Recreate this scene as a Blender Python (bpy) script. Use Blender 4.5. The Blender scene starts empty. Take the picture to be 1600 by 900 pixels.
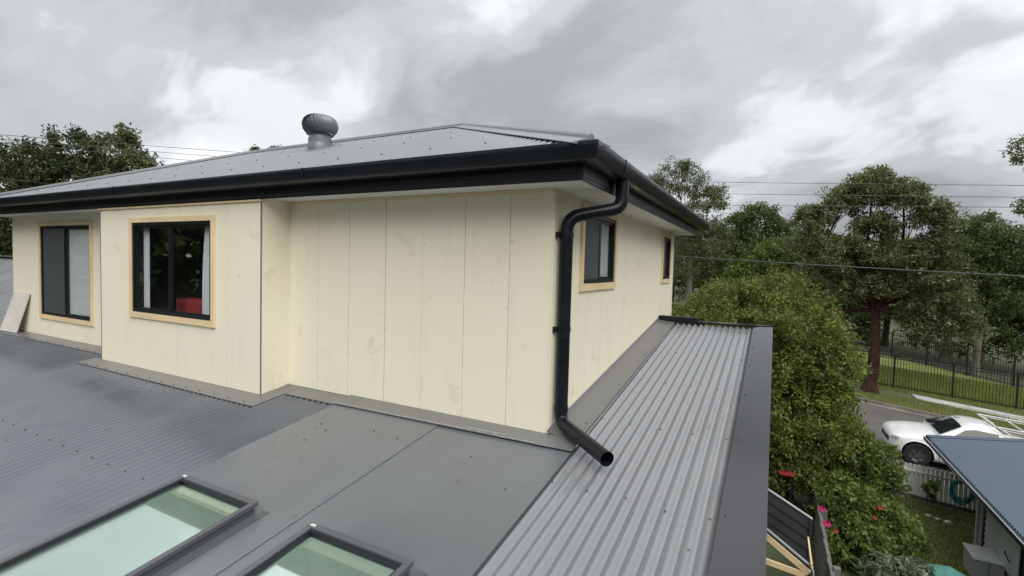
import bpy, math, random
import numpy as np
from mathutils import Vector, Matrix
R = math.radians
random.seed(7)
sc = bpy.context.scene
COL = sc.collection

# ------------------------------------------------------------------ camera, sky, sun, exposure
cam_d = bpy.data.cameras.new('camera'); cam = bpy.data.objects.new('camera', cam_d); COL.objects.link(cam)
CAM = Vector((1.425, -3.342, 1.264))
c_right = Vector((0.88442977, 0.46589897, 0.02687262)); c_up = Vector((-0.04491833, 0.02767106, 0.99860736))
c_back = c_right.cross(c_up)
M = Matrix.Identity(4)
for i in range(3):
    M[i][0] = c_right[i]; M[i][1] = c_up[i]; M[i][2] = c_back[i]; M[i][3] = CAM[i]
cam.matrix_world = M
cam_d.sensor_width = 36.0; cam_d.lens = 36.0 * 773.7 / 1600.0
cam_d.clip_start = 0.05; cam_d.clip_end = 3000
sc.camera = cam

SKYX, SKYY = 2.2, 4.2                  # which part of the cloud field is overhead
SUN_EL, SUN_AZ = R(50), R(136)          # azimuth clockwise from +Y: light comes from behind and right of the camera
world = bpy.data.worlds.new('World'); sc.world = world; world.use_nodes = True
nt = world.node_tree; nt.nodes.clear()
def N(t, tree=None, **k):
    n = (tree or nt).nodes.new(t)
    for a, b in k.items(): setattr(n, a, b)
    return n
def build_world():
    L = nt.links.new
    out = N('ShaderNodeOutputWorld'); bg = N('ShaderNodeBackground')
    sky = N('ShaderNodeTexSky'); sky.sky_type = 'NISHITA'; sky.sun_disc = False
    sky.sun_elevation = SUN_EL; sky.sun_rotation = SUN_AZ; sky.air_density = 1.0; sky.dust_density = 2.0
    tc = N('ShaderNodeTexCoord'); sep = N('ShaderNodeSeparateXYZ'); L(tc.outputs['Generated'], sep.inputs[0])
    zc = N('ShaderNodeMath', operation='MAXIMUM'); L(sep.outputs[2], zc.inputs[0]); zc.inputs[1].default_value = 0.0
    za = N('ShaderNodeMath', operation='ADD'); L(zc.outputs[0], za.inputs[0]); za.inputs[1].default_value = 0.42
    dx = N('ShaderNodeMath', operation='DIVIDE'); L(sep.outputs[0], dx.inputs[0]); L(za.outputs[0], dx.inputs[1])
    dy = N('ShaderNodeMath', operation='DIVIDE'); L(sep.outputs[1], dy.inputs[0]); L(za.outputs[0], dy.inputs[1])
    cv = N('ShaderNodeCombineXYZ'); L(dx.outputs[0], cv.inputs[0]); L(dy.outputs[0], cv.inputs[1])
    mp = N('ShaderNodeMapping'); L(cv.outputs[0], mp.inputs[0])
    mp.inputs['Rotation'].default_value = (0, 0, R(20)); mp.inputs['Scale'].default_value = (1.0, 1.35, 1.0); mp.inputs['Location'].default_value = (SKYX, SKYY, 0.3)
    # billows: the cloud field is pushed about by a second noise, so that edges turn lumpy
    nw = N('ShaderNodeTexNoise'); nw.inputs['Scale'].default_value = 1.6; nw.inputs['Detail'].default_value = 3; L(mp.outputs[0], nw.inputs['Vector'])
    wo = N('ShaderNodeVectorMath', operation='MULTIPLY_ADD'); L(nw.outputs['Color'], wo.inputs[0]); wo.inputs[1].default_value = (0.55, 0.55, 0.0); L(mp.outputs[0], wo.inputs[2])
    n1 = N('ShaderNodeTexNoise'); n1.inputs['Scale'].default_value = 1.05; n1.inputs['Detail'].default_value = 7; n1.inputs['Roughness'].default_value = 0.47
    L(wo.outputs[0], n1.inputs['Vector'])
    n2 = N('ShaderNodeTexNoise'); n2.inputs['Scale'].default_value = 2.9; n2.inputs['Detail'].default_value = 6; n2.inputs['Roughness'].default_value = 0.52
    L(wo.outputs[0], n2.inputs['Vector'])
    mx = N('ShaderNodeMath', operation='MULTIPLY_ADD'); L(n2.outputs['Fac'], mx.inputs[0]); mx.inputs[1].default_value = 0.42; L(n1.outputs['Fac'], mx.inputs[2])
    rp = N('ShaderNodeValToRGB'); L(mx.outputs[0], rp.inputs[0]); rp.color_ramp.interpolation = 'EASE'
    e = rp.color_ramp.elements
    e[0].position = 0.55; e[0].color = (0.185, 0.191, 0.200, 1)
    e[1].position = 0.92; e[1].color = (0.500, 0.506, 0.520, 1)
    m = e.new(0.68); m.color = (0.268, 0.275, 0.287, 1)
    m = e.new(0.765); m.color = (0.400, 0.407, 0.421, 1)
    # overcast: brighter overhead than at the horizon (CIE overcast sky), clouds over nearly all of the blue
    ov = N('ShaderNodeMath', operation='MULTIPLY_ADD'); L(zc.outputs[0], ov.inputs[0]); ov.inputs[1].default_value = 0.62; ov.inputs[2].default_value = 0.80
    cs = N('ShaderNodeVectorMath', operation='SCALE'); L(rp.outputs[0], cs.inputs[0]); L(ov.outputs[0], cs.inputs['Scale'])
    up = N('ShaderNodeVectorMath', operation='SCALE'); L(cs.outputs[0], up.inputs[0]); up.inputs['Scale'].default_value = 12.6
    mix = N('ShaderNodeMix', data_type='RGBA'); mix.inputs['Factor'].default_value = 0.96
    L(sky.outputs[0], mix.inputs['A']); L(up.outputs[0], mix.inputs['B'])
    L(mix.outputs['Result'], bg.inputs['Color']); bg.inputs['Strength'].default_value = 0.10
    L(bg.outputs[0], out.inputs[0])
build_world()
sun_d = bpy.data.lights.new('sun', 'SUN'); sun_d.energy = 1.5; sun_d.angle = R(60); sun_d.color = (1, 0.97, 0.92)
sun = bpy.data.objects.new('sun', sun_d); COL.objects.link(sun)
sd = Vector((math.sin(SUN_AZ) * math.cos(SUN_EL), math.cos(SUN_AZ) * math.cos(SUN_EL), math.sin(SUN_EL)))
sun.rotation_euler = sd.to_track_quat('Z', 'Y').to_euler()
vs = sc.view_settings
vs.view_transform = 'Standard'; vs.look = 'None'; vs.gamma = 1.0; vs.use_curve_mapping = False
vs.exposure = 0.90
sc.render.engine = 'CYCLES'
sc.cycles.use_denoising = True
sc.cycles.max_bounces = 6; sc.cycles.diffuse_bounces = 3; sc.cycles.transparent_max_bounces = 10; sc.cycles.sample_clamp_indirect = 5

# ------------------------------------------------------------------ materials
def mat(name, color, rough=0.6, metal=0.0, spec=0.5, var=0.0, vscale=3.0, stretch=(1, 1, 1), bump=0.0, bscale=40.0, rvar=0.0, color2=None, coat=0.0):
    m = bpy.data.materials.new(name); m.use_nodes = True
    t = m.node_tree; b = t.nodes['Principled BSDF']; L = t.links.new
    b.inputs['Base Color'].default_value = (*color, 1); b.inputs['Roughness'].default_value = rough
    b.inputs['Metallic'].default_value = metal; b.inputs['Specular IOR Level'].default_value = spec
    if coat: b.inputs['Coat Weight'].default_value = coat; b.inputs['Coat Roughness'].default_value = 0.05
    if var or bump or rvar or color2:
        tc = N('ShaderNodeNewGeometry', t); mp = N('ShaderNodeMapping', t); mp.inputs['Scale'].default_value = stretch
        L(tc.outputs['Position'], mp.inputs[0])
        no = N('ShaderNodeTexNoise', t); no.inputs['Scale'].default_value = vscale; no.inputs['Detail'].default_value = 8; no.inputs['Roughness'].default_value = 0.6
        L(mp.outputs[0], no.inputs['Vector'])
        c2 = color2 if color2 else tuple(max(0, c * (1 - var)) for c in color)
        rp = N('ShaderNodeValToRGB', t); L(no.outputs['Fac'], rp.inputs[0])
        rp.color_ramp.elements[0].position = 0.32; rp.color_ramp.elements[0].color = (*c2, 1)
        rp.color_ramp.elements[1].position = 0.66; rp.color_ramp.elements[1].color = (*[min(1, c * (1 + var * 0.5)) for c in color], 1)
        L(rp.outputs[0], b.inputs['Base Color'])
        if rvar:
            mr = N('ShaderNodeMapRange', t); L(no.outputs['Fac'], mr.inputs[0])
            mr.inputs[1].default_value = 0.3; mr.inputs[2].default_value = 0.7; mr.inputs[3].default_value = rough - rvar; mr.inputs[4].default_value = rough + rvar
            L(mr.outputs[0], b.inputs['Roughness'])
        if bump:
            nb = N('ShaderNodeTexNoise', t); nb.inputs['Scale'].default_value = bscale; nb.inputs['Detail'].default_value = 5
            L(mp.outputs[0], nb.inputs['Vector'])
            bp = N('ShaderNodeBump', t); bp.inputs['Strength'].default_value = bump; bp.inputs['Distance'].default_value = 0.01
            L(nb.outputs['Fac'], bp.inputs['Height']); L(bp.outputs[0], b.inputs['Normal'])
    return m

def wall_material():
    """primed cladding: cream with handling smudges, rain streaks and wet blotches that have shapes of their own"""
    m = bpy.data.materials.new('cream_cladding'); m.use_nodes = True
    t = m.node_tree; b = t.nodes['Principled BSDF']; L = t.links.new
    b.inputs['Roughness'].default_value = 0.62; b.inputs['Specular IOR Level'].default_value = 0.3
    g = N('ShaderNodeNewGeometry', t)
    def noise(scale, stretch, det=7, rough=0.6):
        mp = N('ShaderNodeMapping', t); mp.inputs['Scale'].default_value = stretch; L(g.outputs['Position'], mp.inputs[0])
        n = N('ShaderNodeTexNoise', t); n.inputs['Scale'].default_value = scale; n.inputs['Detail'].default_value = det; n.inputs['Roughness'].default_value = rough
        L(mp.outputs[0], n.inputs['Vector']); return n.outputs['Fac']
    def ramp(s, p0, p1):
        r = N('ShaderNodeMapRange', t); L(s, r.inputs[0]); r.inputs[1].default_value = p0; r.inputs[2].default_value = p1; r.clamp = True; return r.outputs[0]
    def mixc(f, a, bcol, k):
        mm = N('ShaderNodeMath', t, operation='MULTIPLY'); L(f, mm.inputs[0]); mm.inputs[1].default_value = k
        x = N('ShaderNodeMix', t, data_type='RGBA'); L(mm.outputs[0], x.inputs['Factor'])
        if isinstance(a, tuple): x.inputs['A'].default_value = (*a, 1)
        else: L(a, x.inputs['A'])
        x.inputs['B'].default_value = (*bcol, 1); return x.outputs['Result']
    c = mixc(ramp(noise(0.9, (1, 1, 1)), 0.35, 0.7), (0.87, 0.81, 0.63), (0.88, 0.835, 0.675), 1.0)
    c = mixc(ramp(noise(5.0, (1.6, 1.6, 0.16)), 0.56, 0.78), c, (0.64, 0.59, 0.46), 0.30)
    c = mixc(ramp(noise(3.2, (1, 1, 1), 4, 0.7), 0.60, 0.70), c, (0.66, 0.60, 0.43), 0.50)
    c = mixc(ramp(noise(15.0, (0.6, 0.6, 1.8), 3, 0.5), 0.70, 0.76), c, (0.46, 0.42, 0.33), 0.40)
    L(c, b.inputs['Base Color'])
    return m

def steel_material(name, base, rough=0.32, spec=0.5, dirt=0.35):
    """painted roofing steel: even colour, dusty water marks mostly in the gloss"""
    m = bpy.data.materials.new(name); m.use_nodes = True
    t = m.node_tree; b = t.nodes['Principled BSDF']; L = t.links.new
    b.inputs['Specular IOR Level'].default_value = spec
    g = N('ShaderNodeNewGeometry', t)
    n = N('ShaderNodeTexNoise', t); n.inputs['Scale'].default_value = 1.5; n.inputs['Detail'].default_value = 4; n.inputs['Roughness'].default_value = 0.5; n.inputs['Distortion'].default_value = 0.4
    L(g.outputs['Position'], n.inputs['Vector'])
    v = N('ShaderNodeTexNoise', t); v.inputs['Scale'].default_value = 34.0; v.inputs['Detail'].default_value = 3
    L(g.outputs['Position'], v.inputs['Vector'])
    r = N('ShaderNodeMapRange', t); L(n.outputs['Fac'], r.inputs[0]); r.inputs[1].default_value = 0.35; r.inputs[2].default_value = 0.68
    r.inputs[3].default_value = rough - 0.07; r.inputs[4].default_value = rough + 0.10; L(r.outputs[0], b.inputs['Roughness'])
    x = N('ShaderNodeMix', t, data_type='RGBA'); x.inputs['A'].default_value = (*base, 1); x.inputs['B'].default_value = (*[c * 1.28 + 0.01 for c in base], 1)
    r2 = N('ShaderNodeMapRange', t); L(n.outputs['Fac'], r2.inputs[0]); r2.inputs[1].default_value = 0.42; r2.inputs[2].default_value = 0.72; r2.inputs[4].default_value = dirt
    L(r2.outputs[0], x.inputs['Factor'])
    y = N('ShaderNodeMix', t, data_type='RGBA'); y.inputs['B'].default_value = (*[min(0.4, c * 1.8 + 0.03) for c in base], 1); L(x.outputs['Result'], y.inputs['A'])
    r3 = N('ShaderNodeMapRange', t); L(v.outputs['Fac'], r3.inputs[0]); r3.inputs[1].default_value = 0.73; r3.inputs[2].default_value = 0.78; r3.inputs[4].default_value = 0.55
    L(r3.outputs[0], y.inputs['Factor']); L(y.outputs['Result'], b.inputs['Base Color'])
    return m

def glass_material(name, tint, refl, rough=0.0, gcol=(1, 1, 1)):
    """thin pane: clear or tinted see-through plus a fresnel mirror of the surroundings"""
    m = bpy.data.materials.new(name); m.use_nodes = True
    t = m.node_tree; t.nodes.clear(); L = t.links.new
    o = N('ShaderNodeOutputMaterial', t); mx = N('ShaderNodeMixShader', t); tr = N('ShaderNodeBsdfTransparent', t); gl = N('ShaderNodeBsdfGlossy', t)
    tr.inputs[0].default_value = (*tint, 1); gl.inputs['Roughness'].default_value = rough; gl.inputs['Color'].default_value = (*gcol, 1)
    fr = N('ShaderNodeFresnel', t); ge = N('ShaderNodeNewGeometry', t)
    io = N('ShaderNodeMapRange', t); L(ge.outputs['Backfacing'], io.inputs[0]); io.inputs[3].default_value = 1.5; io.inputs[4].default_value = 1 / 1.5; L(io.outputs[0], fr.inputs['IOR'])
    ma = N('ShaderNodeMath', t, operation='MULTIPLY_ADD'); L(fr.outputs[0], ma.inputs[0]); ma.inputs[1].default_value = 1.1; ma.inputs[2].default_value = refl; ma.use_clamp = True
    L(ma.outputs[0], mx.inputs[0]); L(tr.outputs[0], mx.inputs[1]); L(gl.outputs[0], mx.inputs[2]); L(mx.outputs[0], o.inputs[0])
    return m

def leaf_material(name, dark, light, trans=0.3, rough=0.5):
    m = bpy.data.materials.new(name); m.use_nodes = True
    t = m.node_tree; b = t.nodes['Principled BSDF']; L = t.links.new; o = t.nodes['Material Output']
    at = N('ShaderNodeAttribute', t); at.attribute_name = 'tint'
    rp = N('ShaderNodeValToRGB', t); L(at.outputs['Fac'], rp.inputs[0])
    rp.color_ramp.elements[0].color = (*dark, 1); rp.color_ramp.elements[1].color = (*light, 1)
    L(rp.outputs[0], b.inputs['Base Color']); b.inputs['Roughness'].default_value = rough; b.inputs['Specular IOR Level'].default_value = 0.35
    tl = N('ShaderNodeBsdfTranslucent', t); L(rp.outputs[0], tl.inputs[0])
    mx = N('ShaderNodeMixShader', t); mx.inputs[0].default_value = trans
    L(b.outputs[0], mx.inputs[1]); L(tl.outputs[0], mx.inputs[2]); L(mx.outputs[0], o.inputs[0])
    return m

MT = {}
MT['wall'] = wall_material()
MT['trim'] = mat('primed_timber_trim', (0.82, 0.64, 0.38), 0.55, var=0.10, vscale=2.5, stretch=(1, 1, 1))
MT['soffit'] = mat('soffit_paint', (0.74, 0.72, 0.69), 0.6, var=0.12, vscale=2.0)
MT['black'] = mat('black_gutter_steel', (0.0075, 0.0095, 0.014), 0.34, spec=0.32, rvar=0.09, var=0.25, vscale=2.2, stretch=(1, 1, 5))
MT['frame'] = mat('black_window_aluminium', (0.008, 0.010, 0.013), 0.35, var=0.1, vscale=5)
MT['gap'] = mat('wall_wrap', (0.16, 0.145, 0.115), 0.9, var=0.2, vscale=5)
MT['room'] = mat('room_plaster', (0.50, 0.50, 0.50), 0.8, var=0.05)
MT['floorboards'] = mat('room_floor', (0.16, 0.11, 0.07), 0.5, var=0.2, vscale=4)
MT['roof_low'] = steel_material('basalt_roofing', (0.100, 0.110, 0.127), 0.20, 0.9)
MT['roof_strip'] = steel_material('side_strip_roofing', (0.200, 0.209, 0.218), 0.25, 1.0)
MT['roof_up'] = steel_material('upper_roofing', (0.160, 0.168, 0.178), 0.27)
MT['flash'] = steel_material('flashing_steel', (0.140, 0.141, 0.144), 0.33, 0.7, dirt=0.6)
MT['cap'] = steel_material('parapet_cap_steel', (0.018, 0.020, 0.025), 0.12, 0.55, dirt=0.3)
MT['skyframe'] = steel_material('skylight_frame_grey', (0.085, 0.090, 0.100), 0.36, 0.5)
MT['screw'] = mat('screw_heads', (0.10, 0.102, 0.108), 0.45, metal=0.3, var=0.2, vscale=30)
MT['vent'] = mat('ventilator_steel', (0.19, 0.215, 0.225), 0.38, metal=0.2, var=0.15, vscale=6)
MT['sealant'] = mat('grey_sealant', (0.30, 0.30, 0.29), 0.7, var=0.3, vscale=30)
MT['pane'] = glass_material('window_glass', (0.955, 0.97, 0.97), 0.02)
MT['sky_glass'] = glass_material('skylight_glass', (0.90, 0.965, 0.935), 0.26, 0.01, (0.90, 1.0, 0.95))
MT['shaft'] = mat('shaft_plaster', (0.88, 0.88, 0.86), 0.7, var=0.06, vscale=3)
MT['mesh'] = glass_material('insect_screen', (0.58, 0.60, 0.60), 0.09, 0.7, (0.45, 0.47, 0.48))
MT['curtain'] = mat('white_curtain', (0.74, 0.75, 0.77), 0.85, var=0.06)
MT['blind'] = mat('pale_blind', (0.82, 0.85, 0.84), 0.8, var=0.05, vscale=2)
MT['red'] = mat('red_fabric', (0.30, 0.030, 0.036), 0.8, var=0.3, vscale=6)
MT['silver'] = mat('silver_sticker', (0.75, 0.75, 0.75), 0.3, metal=0.4, var=0.1)
MT['board'] = mat('fibre_cement', (0.66, 0.63, 0.56), 0.75, var=0.12, vscale=4)

# ------------------------------------------------------------------ mesh helpers
def base_of(o):
    v = Vector((0, 0, 0))
    while o is not None: v = v + o.location; o = o.parent
    return v
def tag(o, label=None, cat=None, group=None, kind=None):
    if label: o['label'] = label
    if cat: o['category'] = cat
    if group: o['group'] = group
    if kind: o['kind'] = kind
    return o
def thing(name, loc, label, cat, group=None):
    o = bpy.data.objects.new(name, None); COL.objects.link(o); o.location = loc; o.empty_display_size = 0.2
    return tag(o, label, cat, group)
def link(name, me, parent=None, loc=(0, 0, 0), rot=None):
    o = bpy.data.objects.new(name, me); COL.objects.link(o); o.location = loc
    if rot: o.rotation_euler = rot
    o.parent = parent
    return o

class MB:
    def __init__(s): s.v = []; s.f = []
    def add(s, vs, fs):
        k = len(s.v); s.v += [tuple(q) for q in vs]; s.f += [tuple(i + k for i in f) for f in fs]; return s
    def box(s, x0, x1, y0, y1, z0, z1):
        return s.add([(x0, y0, z0), (x1, y0, z0), (x1, y1, z0), (x0, y1, z0), (x0, y0, z1), (x1, y0, z1), (x1, y1, z1), (x0, y1, z1)],
                     [(0, 3, 2, 1), (4, 5, 6, 7), (0, 1, 5, 4), (1, 2, 6, 5), (2, 3, 7, 6), (3, 0, 4, 7)])
    def bar(s, a, b, w, h, up=(0, 0, 1)):
        a = Vector(a); b = Vector(b); d = (b - a).normalized(); u = Vector(up); r = d.cross(u).normalized(); u = r.cross(d)
        c = []
        for p in (a, b):
            for i, j in ((-1, -1), (1, -1), (1, 1), (-1, 1)): c.append(p + r * (i * w / 2) + u * (j * h / 2))
        return s.add(c, [(0, 1, 2, 3), (7, 6, 5, 4), (0, 4, 5, 1), (1, 5, 6, 2), (2, 6, 7, 3), (3, 7, 4, 0)])
    def tube(s, pts, rad, n=12, cap=True, closed=False):
        pts = [Vector(p) for p in pts]; m = len(pts)
        rad = rad if isinstance(rad, (list, tuple)) else [rad] * m
        k = len(s.v); prev = None
        for i, p in enumerate(pts):
            if closed: d = pts[(i + 1) % m] - pts[i - 1]
            else: d = pts[min(i + 1, m - 1)] - pts[max(i - 1, 0)]
            d.normalize()
            if prev is None:
                q = Vector((0, 0, 1)) if abs(d.z) < 0.9 else Vector((1, 0, 0)); u = d.cross(q).normalized()
            else: u = (prev - d * prev.dot(d)).normalized()
            prev = u; w = d.cross(u)
            for j in range(n):
                a = 2 * math.pi * j / n; s.v.append(tuple(p + (u * math.cos(a) + w * math.sin(a)) * rad[i]))
        rng = m if closed else m - 1
        for i in range(rng):
            for j in range(n):
                a = k + i * n + j; b = k + i * n + (j + 1) % n; i2 = (i + 1) % m
                s.f.append((a, b, k + i2 * n + (j + 1) % n, k + i2 * n + j))
        if cap and not closed:
            s.f.append(tuple(k + j for j in range(n))[::-1]); s.f.append(tuple(k + (m - 1) * n + j for j in range(n)))
        return s
    def lathe(s, prof, c, n=24, axis='z'):
        k = len(s.v)
        for r, z in prof:
            for j in range(n):
                a = 2 * math.pi * j / n
                if axis == 'z': s.v.append((c[0] + r * math.cos(a), c[1] + r * math.sin(a), c[2] + z))
                else: s.v.append((c[0] + r * math.cos(a), c[1] + z, c[2] + r * math.sin(a)))
        for i in range(len(prof) - 1):
            for j in range(n): s.f.append((k + i * n + j, k + i * n + (j + 1) % n, k + (i + 1) * n + (j + 1) % n, k + (i + 1) * n + j))
        return s
    def prism(s, poly, d):
        n = len(poly); d = Vector(d); a = [Vector(p) for p in poly]
        return s.add(a + [p + d for p in a], [tuple(range(n))[::-1], tuple(range(n, 2 * n))] + [(i, (i + 1) % n, n + (i + 1) % n, n + i) for i in range(n)])
    def slab(s, us, vs_, hole, P):
        """panel with openings: P(u, v, side) gives the point; side 0 front, 1 back"""
        k = len(s.v); nu, nv = len(us), len(vs_)
        for side in (0, 1):
            for u in us:
                for v in vs_: s.v.append(tuple(P(u, v, side)))
        I = lambda i, j, sd: k + sd * nu * nv + i * nv + j
        solid = lambda i, j: 0 <= i < nu - 1 and 0 <= j < nv - 1 and not hole((us[i] + us[i + 1]) / 2, (vs_[j] + vs_[j + 1]) / 2)
        for i in range(nu - 1):
            for j in range(nv - 1):
                if not solid(i, j): continue
                s.f.append((I(i, j, 0), I(i + 1, j, 0), I(i + 1, j + 1, 0), I(i, j + 1, 0)))
                s.f.append((I(i, j, 1), I(i, j + 1, 1), I(i + 1, j + 1, 1), I(i + 1, j, 1)))
                if not solid(i - 1, j): s.f.append((I(i, j, 0), I(i, j + 1, 0), I(i, j + 1, 1), I(i, j, 1)))
                if not solid(i + 1, j): s.f.append((I(i + 1, j, 0), I(i + 1, j, 1), I(i + 1, j + 1, 1), I(i + 1, j + 1, 0)))
                if not solid(i, j - 1): s.f.append((I(i, j, 0), I(i, j, 1), I(i + 1, j, 1), I(i + 1, j, 0)))
                if not solid(i, j + 1): s.f.append((I(i, j + 1, 0), I(i + 1, j + 1, 0), I(i + 1, j + 1, 1), I(i, j + 1, 1)))
        return s
    def pieces(s):
        par = list(range(len(s.v)))
        def find(a):
            while par[a] != a: par[a] = par[par[a]]; a = par[a]
            return a
        for f in s.f:
            for i in f[1:]: par[find(i)] = find(f[0])
        gs = {}
        for f in s.f: gs.setdefault(find(f[0]), []).append(f)
        out = []
        for fs in gs.values():
            ids = sorted({i for f in fs for i in f}); mp = {i: k for k, i in enumerate(ids)}
            q = MB(); q.v = [s.v[i] for i in ids]; q.f = [tuple(mp[i] for i in f) for f in fs]; out.append(q)
        return out
    def mesh(s, name, m, off=(0, 0, 0), smooth=False, bevel=0.0):
        me = bpy.data.meshes.new(name)
        ox, oy, oz = off
        me.from_pydata([(x - ox, y - oy, z - oz) for x, y, z in s.v], [], s.f)
        if m is not None: me.materials.append(m if not isinstance(m, str) else MT[m])
        if smooth:
            me.polygons.foreach_set('use_smooth', [True] * len(me.polygons))
            try: me.set_sharp_from_angle(angle=R(40))
            except Exception: pass
        me.update(); return me
    def build(s, name, m, parent=None, smooth=False, bevel=0.0, loc=None):
        b = base_of(parent) if parent is not None else Vector((0, 0, 0))
        l = Vector(loc) if loc is not None else b
        o = link(name, s.mesh(name, m, l, smooth), parent, l - b)
        if bevel:
            md = o.modifiers.new('edge', 'BEVEL'); md.width = bevel; md.segments = 2; md.limit_method = 'ANGLE'; md.angle_limit = R(40)
        return o

def quads_mesh(name, V, m, tint=None):
    """V: (n,4,3) array -> mesh of n quads with an optional per-face tint"""
    n = len(V); me = bpy.data.meshes.new(name)
    me.vertices.add(4 * n); me.vertices.foreach_set('co', np.ascontiguousarray(V, dtype=np.float32).ravel())
    me.loops.add(4 * n); me.loops.foreach_set('vertex_index', np.arange(4 * n, dtype=np.int32))
    me.polygons.add(n); me.polygons.foreach_set('loop_start', np.arange(0, 4 * n, 4, dtype=np.int32))
    try: me.polygons.foreach_set('loop_total', np.full(n, 4, dtype=np.int32))
    except Exception: pass
    if tint is not None:
        a = me.attributes.new('tint', 'FLOAT', 'FACE'); a.data.foreach_set('value', np.clip(tint, 0, 1).astype(np.float32))
    me.materials.append(MT[m] if isinstance(m, str) else m)
    me.update(calc_edges=True); return me

# ------------------------------------------------------------------ ground, street
SL = 0.08
def gz(x, y=0.0): return -4.13 - SL * max(-16.0, min(16.0, x - 5.0))
MT['soil'] = mat('ground_cover', (0.055, 0.070, 0.028), 0.9, var=0.5, vscale=0.8, bump=0.4, bscale=6, color2=(0.050, 0.042, 0.026))
MT['asphalt'] = mat('asphalt', (0.105, 0.098, 0.090), 0.85, var=0.22, vscale=0.9, bump=0.25, bscale=90)
MT['concrete'] = mat('concrete', (0.46, 0.45, 0.42), 0.8, var=0.22, vscale=1.6)
MT['kerbconc'] = mat('kerb_concrete', (0.20, 0.185, 0.155), 0.85, var=0.3, vscale=1.6)
MT['lawn'] = mat('lawn_grass', (0.110, 0.145, 0.040), 0.9, var=0.4, vscale=1.1, bump=0.5, bscale=50, color2=(0.055, 0.075, 0.022))
MT['parkgrass'] = mat('park_grass', (0.165, 0.195, 0.045), 0.9, var=0.3, vscale=0.7, bump=0.5, bscale=40)
MT['verge'] = mat('verge_grass', (0.085, 0.095, 0.035), 0.9, var=0.4, vscale=1.4, bump=0.5, bscale=40, color2=(0.09, 0.075, 0.045))

def sheet(name, m, xs, ys, dz, hook=None):
    b = MB(); n = len(ys)
    for x in xs:
        for y in ys: b.v.append((x, y, gz(x, y) + dz))
    for i in range(len(xs) - 1):
        for j in range(n - 1): b.f.append((i * n + j, (i + 1) * n + j, (i + 1) * n + j + 1, i * n + j + 1))
    return tag(b.build(name, m), kind='structure')
sheet('ground', 'soil', [-600, -100, -11, 21, 100, 600], [-300, -20, 0, 13, 30, 80, 700], 0)
# bands run along X with a slight skew as seen; each polygon given by its corners in plan
def band(name, m, poly, dz, thick=0.0):
    b = MB()
    if thick: b.prism([(x, y, gz(x) + dz - thick) for x, y in poly], (0, 0, thick))
    else: b.add([(x, y, gz(x) + dz) for x, y in poly], [tuple(range(len(poly)))])
    return tag(b.build(name, m), kind='structure')
band('lawn', 'lawn', [(2.45, 3.0), (12, 3.0), (12, 11.5), (2.45, 11.5)], 0.004)
band('road', 'asphalt', [(-11, 13.2), (21, 13.2), (21, 20.05), (7.67, 21.75), (5.2, 22.15), (-11, 24.4)], 0.006)
band('verge', 'verge', [(-11, 24.5), (5.2, 22.35), (7.67, 21.95), (21, 20.25), (21, 26.4), (-11, 26.4)], 0.05)
band('park_lawn', 'parkgrass', [(-11, 26.4), (21, 26.4), (21, 34.2), (13.5, 34.2), (9.0, 39.5), (-11, 42)], 0.05)
fp = thing('footpath', (9.3, 25.2, gz(9.3)), None, None); fp['kind'] = 'structure'
for i in range(5):
    x0 = 7.42 + i * 1.9; x1 = x0 + 1.88; f = lambda x: 25.75 - 0.19 * (x - 7.4)
    b = MB(); b.prism([(x0, f(x0) - 1.0, gz(x0) + 0.03), (x1, f(x1) - 1.15, gz(x1) + 0.03), (x1, f(x1), gz(x1) + 0.03), (x0, f(x0), gz(x0) + 0.03)], (0, 0, 0.06))
    b.build('slab', 'concrete', fp)
kb = thing('kerb', (6, 22.2, gz(6)), None, None); kb['kind'] = 'structure'
kl = [(-11, 24.4), (5.2, 22.15), (7.67, 21.75), (21, 20.05)]
for (xa, ya), (xb, yb) in zip(kl[:-1], kl[1:]):
    n = max(1, int((xb - xa) / 2.4))
    for i in range(n):
        u0, u1 = i / n, (i + 1) / n - 0.004
        p0 = (xa + (xb - xa) * u0, ya + (yb - ya) * u0); p1 = (xa + (xb - xa) * u1, ya + (yb - ya) * u1)
        if p1[0] < -4 or p0[0] > 18: continue
        b = MB(); b.prism([(p0[0], p0[1] - 0.40, gz(p0[0]) + 0.012), (p1[0], p1[1] - 0.40, gz(p1[0]) + 0.012), (p1[0], p1[1], gz(p1[0]) + 0.012), (p0[0], p0[1], gz(p0[0]) + 0.012)], (0, 0, 0.012))
        b.prism([(p0[0], p0[1], gz(p0[0])), (p1[0], p1[1], gz(p1[0])), (p1[0], p1[1] + 0.16, gz(p1[0])), (p0[0], p0[1] + 0.16, gz(p0[0]))], (0, 0, 0.13))
        b.build('kerb_stone', 'kerbconc', kb)

# ------------------------------------------------------------------ the house
HX0, HX1, HY0, HY1 = -9.46, 0.0, 0.0, 4.91
T = 0.132                                     # fall of the lower roof: z = T * y
BAYX0, BAYX1, BAYY = -5.863, -2.841, -0.313
ZS = 1.83                                     # soffit height
house = thing('house', (-4.7, 2.4, gz(-4.7)), 'cream clad house with dark gutters and grey corrugated roofs', 'house')
def roof_z(x, y): return T * y

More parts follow.
